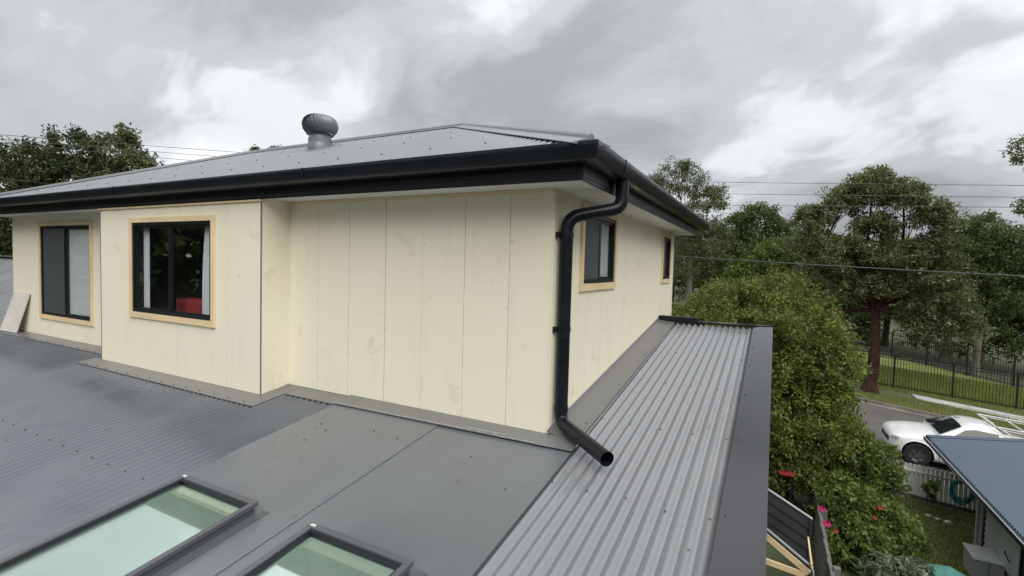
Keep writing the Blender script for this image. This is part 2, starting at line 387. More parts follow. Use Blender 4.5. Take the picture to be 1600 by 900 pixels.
# openings: (plane, lo, hi, z0, z1)
WB1 = (0.624, 1.541, 1.126, 1.74); WB2 = (4.002, 4.564, 1.126, 1.74)
WBAY = (-5.113, -3.60, 0.618, 1.635); WL = (-8.421, -6.885, 0.335, 1.664)
PT = 0.018
def panels(lo, hi, cuts, openings, Pf, zlo, zhi, gaps):
    es = [lo] + sorted(cuts) + [hi]
    for i in range(len(es) - 1):
        a = es[i] + (gaps.get(es[i], 0.003) / 2 if i else 0); c = es[i + 1] - (gaps.get(es[i + 1], 0.003) / 2 if i < len(es) - 2 else 0)
        us = sorted({a, c} | {u for o in openings for u in o[:2] if a < u < c}); vs_ = sorted({0.0, 1.0})
        zz = sorted({-9.0, 9.0} | {v for o in openings for v in o[2:]})
        hole = lambda u, v: any(o[0] < u < o[1] and o[2] < v < o[3] for o in openings)
        b = MB()
        def P(u, v, sd, Pf=Pf): return Pf(u, zlo(u) if v < -8 else (zhi if v > 8 else v), sd)
        b.slab(us, zz, hole, P)
        for q in b.pieces(): q.build('wall_panel', 'wall', house)
# wall A, right of the bay (faces the camera)
dk = 0.0065; fn = 0.003
panels(BAYX1, -0.004, [-2.436, -2.032, -1.593, -1.184, -0.765, -0.358], [], lambda u, v, s: (u, PT * s, v), lambda u: 0.012, ZS, {-2.436: 0.004, -2.032: 0.005, -1.593: 0.007, -1.184: 0.002, -0.765: 0.004, -0.358: 0.004})
# bay front, bay cheeks
panels(BAYX0, BAYX1, [-5.44, -5.03, -4.625, -4.214, -3.786, -3.36], [WBAY], lambda u, v, s: (u, BAYY + PT * s, v), lambda u: T * BAYY + 0.012, 1.80, {-3.36: 0.005, -4.214: 0.003, -4.625: 0.002, -5.44: 0.002, -5.03: 0.002, -3.786: 0.002})
panels(BAYY + PT + 0.001, -0.001, [], [], lambda u, v, s: (BAYX1 - PT * s, u, v), lambda u: T * u + 0.012, ZS, {})
panels(BAYY + PT + 0.001, -0.001, [], [], lambda u, v, s: (BAYX0 + PT * s, u, v), lambda u: T * u + 0.012, ZS, {})
# wall left of the bay
panels(HX0 + 0.004, BAYX0 - 0.002, [-9.05, -8.65, -8.24, -7.84, -7.44, -7.03, -6.62, -6.22], [WL], lambda u, v, s: (u, PT * s, v), lambda u: 0.012, ZS, {-6.62: 0.005, -8.65: 0.004})
# wall B (right end), back and far end
panels(PT, HY1, [0.40, 0.80, 1.20, 1.60, 2.01, 2.42, 2.83, 3.24, 3.65, 4.06, 4.47], [WB1, WB2], lambda u, v, s: (-PT * s, u, v), lambda u: max(-0.3, T * min(u, 3.9)) + 0.012 - (0.5 if u > 3.9 else 0), ZS, {1.20: 0.004, 2.01: 0.005, 2.83: 0.005, 4.06: 0.005})
panels(HX0, HX1, [-8, -6.4, -4.8, -3.2, -1.6], [], lambda u, v, s: (u, HY1 + 0.02 + PT * (1 - s), v), lambda u: -0.6, ZS, {})
panels(0.0, HY1, [1.2, 2.4, 3.6], [], lambda u, v, s: (HX0 - PT * (1 - s), u, v), lambda u: -1.0, ZS, {})
# corner beads
for x, y, zl, zh, w in ((0.0, 0.0, 0.0, ZS, 0.006), (BAYX1, BAYY, T * BAYY, 1.80, 0.005), (BAYX0, BAYY, T * BAYY, 1.80, 0.005), (BAYX1, 0.0, 0.0, ZS, 0.004)):
    b = MB(); b.box(x - w, x + 0.004, y - 0.004, y + w, zl + 0.012, zh - 0.001); b.build('corner_bead', 'wall' if y == 0 else 'flash', house)
b = MB(); b.box(BAYX0 - 0.02, BAYX1 + 0.012, BAYY - 0.02, BAYY + 0.03, 1.801, 1.829); b.build('bay_head_trim', 'trim', house)
b = MB(); b.box(BAYX1 + 0.012, 0.0, -0.018, -0.002, 1.805, 1.829); b.build('wall_head_trim', 'trim', house)

# inner structure: frame wall behind the panels, rooms, floor, ceiling
def inner(lo, hi, openings, Pf, zlo, zhi, name='wall_lining'):
    us = sorted({lo, hi} | {u for o in openings for u in o[:2]}); zz = sorted({zlo, zhi} | {v for o in openings for v in o[2:]})
    MB().slab(us, zz, lambda u, v: any(o[0] < u < o[1] and o[2] < v < o[3] for o in openings), Pf).build(name, 'gap', house)
inner(BAYX1 - 0.06, -0.03, [], lambda u, v, s: (u, 0.022 + 0.08 * s, v), -0.9, ZS)
inner(BAYX0 + 0.03, BAYX1 - 0.03, [WBAY], lambda u, v, s: (u, BAYY + 0.022 + 0.08 * s, v), -0.9, 1.795)
inner(BAYY + 0.11, 0.02, [], lambda u, v, s: (BAYX1 - 0.022 - 0.08 * s, u, v), -0.9, 1.795)
inner(BAYY + 0.11, 0.02, [], lambda u, v, s: (BAYX0 + 0.022 + 0.08 * s, u, v), -0.9, 1.795)
inner(HX0 + 0.03, BAYX0 + 0.06, [WL], lambda u, v, s: (u, 0.022 + 0.08 * s, v), -0.9, ZS)
inner(0.11, HY1 - 0.02, [WB1, WB2], lambda u, v, s: (-0.022 - 0.08 * s, u, v), -0.9, ZS)
b = MB(); b.box(HX0 + 0.01, HX1 - 0.03, HY1 - 0.1, HY1 + 0.015, -0.9, ZS - 0.01); b.box(HX0 + 0.01, HX0 + 0.1, 0.11, HY1 - 0.11, -0.9, ZS - 0.01)
for x in (-6.2, -2.6): b.box(x - 0.04, x + 0.04, 0.12, HY1 - 0.12, -0.9, ZS - 0.01)
b.box(-2.5, -0.15, 2.6, 2.68, -0.9, ZS - 0.01)
b.build('room_wall', 'room', house)
b = MB(); b.box(HX0 + 0.12, HX1 - 0.12, BAYY + 0.12, HY1 - 0.12, -0.98, -0.92); b.build('room_floor', 'floorboards', house)
b = MB(); b.box(HX0 + 0.02, HX1 - 0.03, BAYY + 0.13, HY1 - 0.02, ZS + 0.02, ZS + 0.05); b.build('room_ceiling', 'room', house)

# windows
def window(axis, o, frame_side, P, screen_half, split=0.5, tw=0.055):
    """P(u, d, z): u along the wall, d out of the wall; split sliding window"""
    u0, u1, z0, z1 = o
    def bx(b, a0, a1, d0, d1, c0, c1):
        q0, q1 = P(a0, d0, c0), P(a1, d1, c1)
        b.box(min(q0[0], q1[0]), max(q0[0], q1[0]), min(q0[1], q1[1]), max(q0[1], q1[1]), c0, c1); return b
    b = MB(); fw = 0.032
    bx(b, u0, u1, -0.07, 0.012, z1 - fw, z1); bx(b, u0, u1, -0.07, 0.012, z0, z0 + fw)
    bx(b, u0, u0 + fw, -0.07, 0.0115, z0 + fw, z1 - fw); bx(b, u1 - fw, u1, -0.07, 0.0115, z0 + fw, z1 - fw)
    um = u0 + (u1 - u0) * split
    bx(b, um - 0.022, um + 0.022, -0.055, -0.002, z0 + fw, z1 - fw)
    w = b.build('window', 'frame', house)
    for k, (a, c) in enumerate(((u0 + fw, um - 0.022), (um + 0.022, u1 - fw))):
        s = MB(); d = -0.030 if k == screen_half else -0.018
        for (e0, e1, g0, g1) in ((a, c, z0 + fw, z0 + fw + 0.022), (a, c, z1 - fw - 0.022, z1 - fw), (a, a + 0.018, z0 + fw + 0.022, z1 - fw - 0.022), (c - 0.018, c, z0 + fw + 0.022, z1 - fw - 0.022)):
            bx(s, e0, e1, d - 0.012, d + 0.01, g0, g1)
        s.build('sash', 'frame', w)
        q = MB(); bx(q, a + 0.018, c - 0.018, d - 0.003, d + 0.001, z0 + fw + 0.022, z1 - fw - 0.022); q.build('pane', 'pane', w)
        if k == screen_half:
            q = MB(); bx(q, a + 0.004, c - 0.004, -0.0065, -0.0055, z0 + fw + 0.002, z1 - fw - 0.002); q.build('insect_screen', 'mesh', w)
    for (a0, a1, c0, c1) in ((u0 - tw, u1 + tw, z1 + 0.001, z1 + tw), (u0 - tw, u1 + tw, z0 - tw - 0.01, z0 - 0.001), (u0 - tw, u0 - 0.001, z0, z1), (u1 + 0.001, u1 + tw, z0, z1)):
        t = MB(); bx(t, a0, a1, 0.001, 0.022, c0, c1); t.build('trim_board', 'trim', w)
    return w
window('x', WBAY, 0, lambda u, d, z: (u, BAYY - d, z), -1, 0.49)
window('x', WL, 0, lambda u, d, z: (u, -d, z), 0, 0.49)
window('y', WB1, 0, lambda u, d, z: (d, u, z), 0, 0.53)
window('y', WB2, 0, lambda u, d, z: (d, u, z), 0, 0.5, 0.05)

# soffit, fascia, gutter: swept round the walls with mitred corners, one piece for each side
def ring(o):
    return [(HX0 - o, HY0 - o), (HX1 + o, HY0 - o), (HX1 + o, HY1 + o), (HX0 - o, HY1 + o)]
def sweep(name, m, prof, closed=True, smooth=False):
    for k in range(4):
        b = MB()
        for o, z in prof: b.v.append((*ring(o)[k], z))
        for o, z in prof: b.v.append((*ring(o)[(k + 1) % 4], z))
        n = len(prof)
        for i in range(n if closed else n - 1): b.f.append((i, (i + 1) % n, n + (i + 1) % n, n + i))
        b.build(name, m, house, smooth)
sweep('soffit', 'soffit', [(-0.02, 1.831), (0.318, 1.831), (0.318, 1.837), (-0.02, 1.837)])
sweep('fascia', 'black', [(0.318, 1.819), (0.333, 1.819), (0.333, 1.842), (0.336, 1.845), (0.336, 1.868), (0.333, 1.871), (0.333, 2.02), (0.318, 2.02)])
sweep('gutter', 'black', [(0.337, 1.918), (0.425, 1.922), (0.448, 1.930), (0.462, 1.944), (0.466, 1.985), (0.470, 1.995), (0.471, 2.024), (0.468, 2.031), (0.460, 2.031), (0.456, 2.024), (0.462, 2.022), (0.464, 1.998), (0.458, 1.986), (0.456, 1.948), (0.444, 1.936), (0.425, 1.929), (0.345, 1.925), (0.345, 1.998), (0.337, 1.998)], True, True)
# lap joints of the gutter lengths, brackets straps
for y in (0.16, 2.9):
    b = MB(); b.box(0.464, 0.4745, y, y + 0.012, 1.945, 2.033); b.build('gutter_joint', 'black', house)
for x in (-2.1, -5.2):
    b = MB(); b.box(x, x + 0.012, -0.4745, -0.464, 1.945, 2.033); b.build('gutter_joint', 'black', house)

# upper hip roof, corrugated
PA = 0.3946; EO = 0.405; GZ = 2.031 + PA * 0.471
RY = (HY0 + HY1) / 2
def corr(u, amp=0.0105, pitch=0.076): return amp * math.cos(2 * math.pi * u / pitch)
def hip_face(along, lo, hi, half, to_world, name):
    """along: eave axis; rows of samples across corrugations, each running up to the ridge or hip"""
    b = MB(); n = int((hi - lo) / 0.0095); k = 0
    for i in range(n + 1):
        u = lo + (hi - lo) * i / n
        run = min(half, u - lo, hi - u); run = max(run, 0.0)
        z = corr(u)
        b.v.append(to_world(u, 0.0, z)); b.v.append(to_world(u, run, z))
    for i in range(n): b.f.append((2 * i, 2 * i + 2, 2 * i + 3, 2 * i + 1))
    return b.build(name, 'roof_up', house, True)
ex0, ex1, ey0, ey1 = HX0 - EO, HX1 + EO, HY0 - EO, HY1 + EO; half = (ey1 - ey0) / 2
ze = GZ - PA * EO - 0.022
hip_face('x', ex0, ex1, half, lambda u, r, z: (u, ey0 + r, ze + PA * r + z), 'roof_sheet_face')
hip_face('x', ex0, ex1, half, lambda u, r, z: (u, ey1 - r, ze + PA * r + z), 'roof_sheet_face')
hip_face('y', ey0, ey1, half, lambda u, r, z: (ex1 - r, u, ze + PA * r + z), 'roof_sheet_face')
hip_face('y', ey0, ey1, half, lambda u, r, z: (ex0 + r, u, ze + PA * r + z), 'roof_sheet_face')
zr = ze + PA * half + 0.012
ra, rb = Vector((ex0 + half, RY, zr)), Vector((ex1 - half, RY, zr))
def capping(name, a, b_, n1, n2, w=0.13):
    """folded capping with a rolled top: n1, n2 point down each slope, square to the line"""
    a = Vector(a); b_ = Vector(b_); n1 = Vector(n1); n2 = Vector(n2); up = Vector((0, 0, 1)); q = MB()
    prof = [n1 * w + up * 0.004, n1 * w + up * 0.010, n1 * 0.022 + up * 0.014, n1 * 0.016 + up * 0.030, up * 0.040, n2 * 0.016 + up * 0.030, n2 * 0.022 + up * 0.014, n2 * w + up * 0.010, n2 * w + up * 0.004]
    for e in (a, b_):
        for p in prof: q.v.append(tuple(e + p))
    m = len(prof)
    for i in range(m - 1): q.f.append((i, i + 1, m + i + 1, m + i))
    q.f.append(tuple(range(m))); q.f.append(tuple(range(m, 2 * m))[::-1])
    return q.build(name, 'roof_up', house)
c_, s_ = math.cos(math.atan(PA)), math.sin(math.atan(PA))
capping('ridge_cap', ra, rb, (0, -c_, -s_), (0, c_, -s_))
for e, (cx, cy) in ((rb, (ex1, ey0)), (rb, (ex1, ey1)), (ra, (ex0, ey0)), (ra, (ex0, ey1))):
    sx = 1 if cx > -4 else -1; sy = -1 if cy < 2 else 1
    d1 = Vector((-sx * 0.7071, sy * 0.7071, 0)); d2 = -d1
    # each wing of a hip capping lies on the roof face beside it
    w1 = Vector((-sx, sy, 0)) * 0.7071; w1.z = -PA * 0.7071 * 0 - 0.27; w1.normalize()
    w2 = Vector((sx, -sy, 0)) * 0.7071; w2.z = -0.27; w2.normalize()
    capping('hip_cap', e, (cx, cy, ze + 0.012), w1, w2, 0.14)
# screws of the upper roof (too small to pick apart singly)
def hexes(pts, r, h, n=6):
    b = MB()
    for (x, y, z) in pts: 
        b.lathe([(r * 1.5, 0), (r * 1.5, h * 0.3), (r, h * 0.35), (r, h), (0.0001, h)], (x, y, z), n)
    return b
pts = []
for r_ in (0.42, 1.25, 2.0, 2.6):
    x = ex0 + r_ + 0.3; x = math.ceil(x / 0.228) * 0.228
    while x < ex1 - r_ - 0.2:
        pts.append((x, ey0 + r_, ze + PA * r_ + 0.0095)); x += 0.532 if r_ in (0.42, 2.6) else 0.608
o = hexes(pts, 0.006, 0.009).build('roof_screws', 'screw', house); o['kind'] = 'stuff'

# downpipe
b = MB(); pr = 0.049
def arc(a, b_, c, n=6):
    a, b_, c = Vector(a), Vector(b_), Vector(c)
    return [a.lerp(b_, t).lerp(b_.lerp(c, t), t) for t in [i / n for i in range(n + 1)]]
px, py = 0.062, 0.10
top = Vector((0.395, 0.36, 1.95)); k1 = Vector((0.395, 0.36, 1.72)); k2 = Vector((px, py, 1.70 - 0.12))
path = [top, Vector((0.395, 0.36, 1.83))] + arc((0.395, 0.36, 1.80), (0.395, 0.36, 1.715), (0.33, 0.31, 1.70)) + arc((0.15, 0.17, 1.655), (px, py, 1.635), (px, py, 1.53)) + [Vector((px, py, 1.0)), Vector((px, py, 0.22))]
low0 = Vector((px, py, 0.14)); end = Vector((0.555, -0.335, 0.012 + 0.05))
path += arc((px, py, 0.17), (px, py, 0.095), (px + 0.07, py - 0.062, 0.092)) + [end]
b.tube(path, pr, 20, cap=False)
inner_p = [p for p in path[-2:]]
b.tube([end, end + (path[-2] - end) * 0.6], pr - 0.003, 20, cap=False)
k = len(b.v)
dp = b.build('downpipe', 'black', house, True)
d_end = (end - path[-2]).normalized()
for zc in (1.50, 0.80, 0.20):
    q = MB(); q.lathe([(pr + 0.001, -0.02), (pr + 0.004, -0.02), (pr + 0.004, 0.02), (pr + 0.001, 0.02)], (px, py, zc), 20)
    if zc != 0.20:
        q.lathe([(0.0001, -0.02), (0.016, -0.02), (0.016, 0.02), (0.0001, 0.02)], (px - 0.05, py - 0.055, zc), 10)
        q.box(0.001, px, py - 0.012, py + 0.012, zc - 0.012, zc + 0.012)
    q.build('pipe_bracket', 'black', dp, True)

# ---- lower roof
def rz(x, y): return T * y
def corr_sheet(name, x0, x1, y0, y1f, y0f=None, dz=0.0, m='roof_low', ph=0.0):
    b = MB(); n = int(round((x1 - x0) / 0.0095))
    for i in range(n + 1):
        x = x0 + (x1 - x0) * i / n; z = corr(x - ph, 0.0145) + dz
        ya = y0f(x) if y0f else y0; yb = y1f(x)
        b.v.append((x, ya, rz(x, ya) + z)); b.v.append((x, yb, rz(x, yb) + z))
    for i in range(n): b.f.append((2 * i, 2 * i + 2, 2 * i + 3, 2 * i + 1))
    return b.build(name, m, house, True)
YLO = -5.6
def slope_box(b, x0, x1, y0, y1, d0, d1):
    return b.add([(x0, y0, rz(x0, y0) + d0), (x1, y0, rz(x1, y0) + d0), (x1, y1, rz(x1, y1) + d0), (x0, y1, rz(x0, y1) + d0),
                  (x0, y0, rz(x0, y0) + d1), (x1, y0, rz(x1, y0) + d1), (x1, y1, rz(x1, y1) + d1), (x0, y1, rz(x0, y1) + d1)],
                 [(0, 3, 2, 1), (4, 5, 6, 7), (0, 1, 5, 4), (1, 2, 6, 5), (2, 3, 7, 6), (3, 0, 4, 7)])
SK1 = (-1.842, -1.115, -3.10, -1.55); SK2 = (-0.677, 0.006, -3.10, -1.55)
# left field of corrugated sheets, cut to sheets of ten corrugations
xs = [-1.963 - 0.76 * i for i in range(0, 12)]
for i in range(11):
    x1, x0 = xs[i], xs[i + 1]
    corr_sheet('roof_sheet', x0, x1, YLO, lambda x: -0.15 if x > BAYX1 + 0.02 or x < BAYX0 else BAYY - 0.12, dz=-0.010, ph=-1.963)
corr_sheet('roof_sheet', 0.226, 1.237, YLO, lambda x: 3.93, dz=-0.010, ph=0.275, m='roof_strip')
# flat pans, with the skylight holes left out
def pan(x0, x1, y0, y1, d, name='flat_pan'):
    b = MB(); us = sorted({x0, x1} | {u for s in (SK1, SK2) for u in (s[0] + 0.03, s[1] - 0.03) if x0 < u < x1}); ws = sorted({y0, y1} | {w for s in (SK1, SK2) for w in (s[2] + 0.03, s[3] - 0.03) if y0 < w < y1})
    hole = lambda u, w: any(s[0] + 0.03 < u < s[1] - 0.03 and s[2] + 0.03 < w < s[3] - 0.03 for s in (SK1, SK2))
    b.slab(us, ws, hole, lambda u, w, sd: (u, w, rz(u, w) + d - 0.004 * sd)); return b.build(name, 'flash', house)
MT['pan'] = steel_material('pan_steel', (0.116, 0.130, 0.142), 0.26, 0.9, dirt=0.45)
for o in (pan(-1.972, -0.853, YLO, -0.10, 0.016), pan(-0.859, 0.252, YLO, -0.10, 0.0105)): o.data.materials[0] = MT['pan']
# wall flashings
def flashing(poly, d=0.022, m='flash', name='wall_flashing'):
    b = MB(); b.prism([(x, y, rz(x, y) + d - 0.003) for x, y in poly], (0, 0, 0.003)); return b.build(name, m, house)
flashing([(BAYX1 + 0.001, -0.195), (-1.98, -0.195), (-1.98, 0.012), (BAYX1 + 0.001, 0.012)], 0.0085)
flashing([(-1.985, -0.215), (0.0, -0.185), (0.005, 0.012), (-1.985, 0.012)], 0.026)
flashing([(BAYX0 - 0.18, BAYY - 0.19), (BAYX1 + 0.19, BAYY - 0.215), (BAYX1 + 0.19, 0.0), (BAYX1 - 0.01, 0.0), (BAYX1 - 0.01, BAYY + 0.01), (BAYX0 - 0.18, BAYY + 0.01)], 0.0100)
flashing([(HX0 - 0.3, -0.19), (BAYX0 - 0.02, -0.19), (BAYX0 - 0.02, 0.012), (HX0 - 0.3, 0.012)], 0.0095)
b = MB(); y0, y1 = -0.02, 3.93
b.add([(0.003, y0, rz(0, y0) + 0.06), (0.020, y0, rz(0, y0) + 0.030), (0.237, y0, rz(0, y0) + 0.010), (0.237, y0, rz(0, y0) + 0.002),
       (0.003, y1, rz(0, y1) + 0.06), (0.020, y1, rz(0, y1) + 0.030), (0.237, y1, rz(0, y1) + 0.010), (0.237, y1, rz(0, y1) + 0.002)],
      [(0, 1, 5, 4), (1, 2, 6, 5), (2, 3, 7, 6), (0, 3, 2, 1), (4, 5, 6, 7)])
b.build('wall_flashing', 'flash', house)
flashing([(-0.02, -0.19), (0.26, -0.18), (0.26, 0.06), (0.004, 0.06), (0.004, 0.004), (-0.02, 0.004)], 0.0285)
# thin upstand behind the cladding foot
for (xa, xb, yy) in ((BAYX1 + 0.02, -0.005, -0.001), (HX0, BAYX0 - 0.002, -0.001)):
    b = MB(); b.box(xa, xb, yy - 0.003, yy + 0.02, -0.02, 0.0115); b.build('upstand', 'flash', house)
# parapet cap along the right edge, far end cap, black gutter sump
b = MB(); W2, W3 = 1.225, 1.457
for y in (YLO, 3.92):
    z = rz(0, y)
    for x, d in ((W2, 0.004), (W2 + 0.003, 0.022), (W3, 0.034), (W3, -0.22), (W3 - 0.004, -0.22)): b.v.append((x, y, z + d))
n = 5
for i in range(n - 1): b.f.append((i, i + 1, n + i + 1, n + i))
b.f.append((0, 1, 2, 3, 4)); b.f.append((5, 6, 7, 8, 9)[::-1])
b.build('parapet_cap', 'cap', house)
b = MB(); z = rz(0, 3.92)
b.prism([(0.53, 3.921, z + 0.012), (W2 + 0.02, 3.921, z + 0.012), (W3 + 0.001, 4.06, z + 0.015), (0.53, 4.06, z + 0.015)], (0, 0, 0.026)); b.build('end_cap', 'cap', house)
b = MB(); b.box(0.006, 0.535, 3.90, 4.03, z - 0.03, z + 0.088); b.build('gutter_sump', 'black', house, bevel=0.006)
# lap step of the parapet cap
b = MB(); b.add([(W2 - 0.004, -0.98, rz(0, -0.98) + 0.024), (W3 + 0.002, -0.98, rz(0, -0.98) + 0.036), (W3 + 0.002, YLO, rz(0, YLO) + 0.036), (W2 - 0.004, YLO, rz(0, YLO) + 0.024),
                 (W2 - 0.004, -0.98, rz(0, -0.98) + 0.004), (W3 + 0.002, -0.98, rz(0, -0.98) - 0.2), (W3 + 0.002, YLO, rz(0, YLO) - 0.2), (W2 - 0.004, YLO, rz(0, YLO) + 0.004)],
                [(0, 1, 2, 3), (0, 4, 5, 1), (0, 3, 7, 4), (1, 5, 6, 2)]); b.build('parapet_cap', 'cap', house)
# screws of the lower roof
pts = []
for y in (3.45, 2.45, 1.45, 0.45, -0.55, -1.5):
    for i in range(0, 13, 3): 
        x = 0.275 + 0.076 * (i + (1 if int(y) % 2 else 0))
        if x < 1.2: pts.append((x, y + random.uniform(-.02, .02), rz(x, y) + 0.004))
for y in (3.55, 2.9, 2.2, 1.35, 0.45, -0.5, -1.3): pts.append((W2 + 0.035, y, rz(0, y) + 0.023))
for y in (3.2, 2.2, 1.2, 0.3): pts.append((0.20, y, rz(0, y) + 0.013))
for y in (-1.62, -2.6):
    x = -1.963 - 0.228
    while x > -9.6: pts.append((x, y, rz(x, y) + 0.004)); x -= 0.228
x = BAYX1
while x > BAYX0: pts.append((x, BAYY - 0.17, rz(x, BAYY - 0.17) + 0.010)); x -= 0.228
x = BAYX0 - 0.1
while x > HX0: pts.append((x, -0.165, rz(x, -0.165) + 0.0095)); x -= 0.228
for (x, y) in ((-1.75, -0.55), (-1.62, -0.62), (-1.25, -0.48), (-1.0, -0.5), (0.05, -0.75), (-0.35, -0.5), (-1.1, -1.66), (-1.2, -1.75)): pts.append((x, y, rz(x, y) + (0.016 if x < -0.85 else 0.0105)))
o = hexes(pts, 0.005, 0.007).build('roof_screws', 'screw', house); o['kind'] = 'stuff'
# corrugation ends showing as dark notches at the flashing edge come from the sheets themselves; sealant smears at the laps
b = MB()
for (x0, y0, x1, y1, w) in ((-1.98, -0.205, -0.02, -0.178, 0.016), (-2.80, -0.03, -2.78, -0.20, 0.010), (-0.60, -0.16, -0.25, -0.15, 0.02)):
    b.bar((x0, y0, rz(0, y0) + 0.029), (x1, y1, rz(0, y1) + 0.029), w, 0.005)
b.build('sealant', 'sealant', house)
# walls under the lower roof
b = MB(); b.box(-9.7, 1.40, -5.4, -0.4, -4.9, -0.78); b.box(-9.4, 1.40, -0.4, 3.9, -4.9, -0.12 - 0.9); b.box(1.30, 1.40, -0.4, 3.9, -1.02, -0.14); b.box(0.1, 1.40, 3.78, 3.9, -1.02, 0.45)
b.build('lower_wall', 'black', house)

# fixing heads down the panel joints, too small to pick apart singly
b = MB(); rj = random.Random(3)
for x in (-2.436, -2.032, -1.593, -1.184, -0.765, -0.358):
    for k in range(7):
        if rj.random() < 0.28:
            z = 0.14 + 0.26 * k + rj.uniform(-.02, .02); xx = x + rj.choice((-1, 1)) * 0.018
            b.box(xx - 0.0045, xx + 0.0045, -0.0012, 0.001, z - 0.0045, z + 0.0045)
for x in (-5.44, -3.36, -4.214, -4.625):
    for k in range(8):
        z = 0.05 + 0.24 * k + rj.uniform(-.02, .02)
        if rj.random() < 0.25 and not (WBAY[0] - 0.1 < x < WBAY[1] + 0.1 and WBAY[2] - 0.1 < z < WBAY[3] + 0.1): b.box(x + 0.012, x + 0.021, BAYY - 0.0012, BAYY + 0.001, z - 0.0045, z + 0.0045)
for y in (0.40, 2.01, 2.42, 2.83, 3.65):
    for k in range(6):
        z = 0.62 + 0.2 * k + rj.uniform(-.02, .02)
        if rj.random() < 0.28: b.box(-0.001, 0.0012, y + 0.012, y + 0.021, z - 0.0045, z + 0.0045)
MT['filler'] = mat('nail_filler', (0.50, 0.46, 0.36), 0.7, var=0.3, vscale=8)
o = b.build('fixing_heads', 'filler', house); o['kind'] = 'stuff'

# ------------------------------------------------------------------ skylights
def skylight(sk, label):
    x0, x1, y0, y1 = sk; h = 0.085
    t = thing('skylight', ((x0 + x1) / 2, (y0 + y1) / 2, rz(0, (y0 + y1) / 2)), label, 'skylight')
    P = lambda x, y, d: (x, y, rz(x, y) + d)
    def ringpart(name, m, o0, o1, d0, d1, parent=t):
        # frame bars: o0 outer inset, o1 inner inset
        out = None
        for (a0, a1, c0, c1) in ((x0 + o0, x1 - o0, y1 - o1, y1 - o0), (x0 + o0, x1 - o0, y0 + o0, y0 + o1), (x0 + o0, x0 + o1, y0 + o1, y1 - o1), (x1 - o1, x1 - o0, y0 + o1, y1 - o1)):
            b = MB(); slope_box(b, a0, a1, c0, c1, d0, d1); out = b.build(name, m, parent, bevel=0.003 if name == 'frame_cover' else 0)
    ringpart('kerb', 'skyframe', 0.014, 0.040, 0.0, h - 0.029)
    ringpart('frame_cover', 'skyframe', 0.0, 0.034, h - 0.026, h)
    ringpart('glazing_seal', 'frame', 0.0345, 0.050, h - 0.030, h - 0.012)
    b = MB(); slope_box(b, x0 + 0.042, x1 - 0.042, y0 + 0.042, y1 - 0.042, h - 0.038, h - 0.031); b.build('glass', 'sky_glass', t)
    b = MB(); D = -0.34
    for (a0, a1, c0, c1) in ((x0 + 0.046, x1 - 0.046, y1 - 0.058, y1 - 0.046), (x0 + 0.046, x1 - 0.046, y0 + 0.046, y0 + 0.058), (x0 + 0.046, x0 + 0.058, y0 + 0.058, y1 - 0.058), (x1 - 0.058, x1 - 0.046, y0 + 0.058, y1 - 0.058)):
        slope_box(b, a0, a1, c0, c1, D, h - 0.041)
    b.build('shaft', 'shaft', t)
    b = MB(); slope_box(b, x0 + 0.04, x1 - 0.04, y0 + 0.04, y1 - 0.04, D - 0.02, D - 0.001); b.build('diffuser', 'shaft', t)
    b = MB(); slope_box(b, x0 + 0.016, x0 + 0.052, y1 - 0.026, y1 - 0.010, h + 0.0005, h + 0.002); b.build('sticker', 'silver', t)
    # soaker flashing on the roof round the frame
    b = MB(); slope_box(b, x1 + 0.0005, x1 + 0.055, y0, y1 + 0.03, 0.0165, 0.020); b.build('side_flashing', 'skyframe', t)
skylight(SK1, 'larger looking skylight at the left, green glass in dark grey frame, beside corrugated sheets')
skylight(SK2, 'green glass skylight at the bottom centre, at the end of the roof lap joint')

# ------------------------------------------------------------------ roof ventilator
vx, vy = -4.50, 1.80; vz = ze + PA * (vy - ey0) - 0.07
rv = thing('roof_ventilator', (vx, vy, vz), 'round grey spinning ventilator with curved vanes on the upper roof', 'ventilator')
b = MB(); n = 24
b.lathe([(0.165, -0.12), (0.165, 0.19)], (vx, vy, vz), n); b.build('base_collar', 'vent', rv, True)
b = MB(); a_ = R(8)
b.lathe([(0.172, 0.02), (0.172, 0.10), (0.152, 0.17), (0.152, 0.245), (0.19, 0.25)], (vx, vy, vz), n); b.build('throat', 'vent', rv, True)
me_v = None
for i in range(22):
    b = MB(); m = 9; rows = []
    for j in range(m + 1):
        u = j / m; lat = -0.85 + u * 2.30
        r_ = 0.232 * math.cos(lat) ** 0.62 if math.cos(lat) > 0 else 0.01; z = 0.385 + 0.150 * math.sin(lat)
        tw = -0.55 * u
        for w, dr in ((0.0, 0.020), (-0.40, -0.014)):
            a = tw + w; rr = max(r_ + dr, 0.008); b.v.append((rr * math.cos(a), rr * math.sin(a), z))
    for j in range(m): b.f.append((2 * j, 2 * j + 1, 2 * j + 3, 2 * j + 2))
    if me_v is None: me_v = b.mesh('vane', 'vent', smooth=True)
    link('vane', me_v, rv, (0, 0, 0), (0, 0, 2 * math.pi * i / 22))
b = MB(); b.lathe([(0.0001, 0.543), (0.06, 0.540), (0.08, 0.532), (0.08, 0.52)], (vx, vy, vz), 20); b.build('top_plate', 'vent', rv, True)

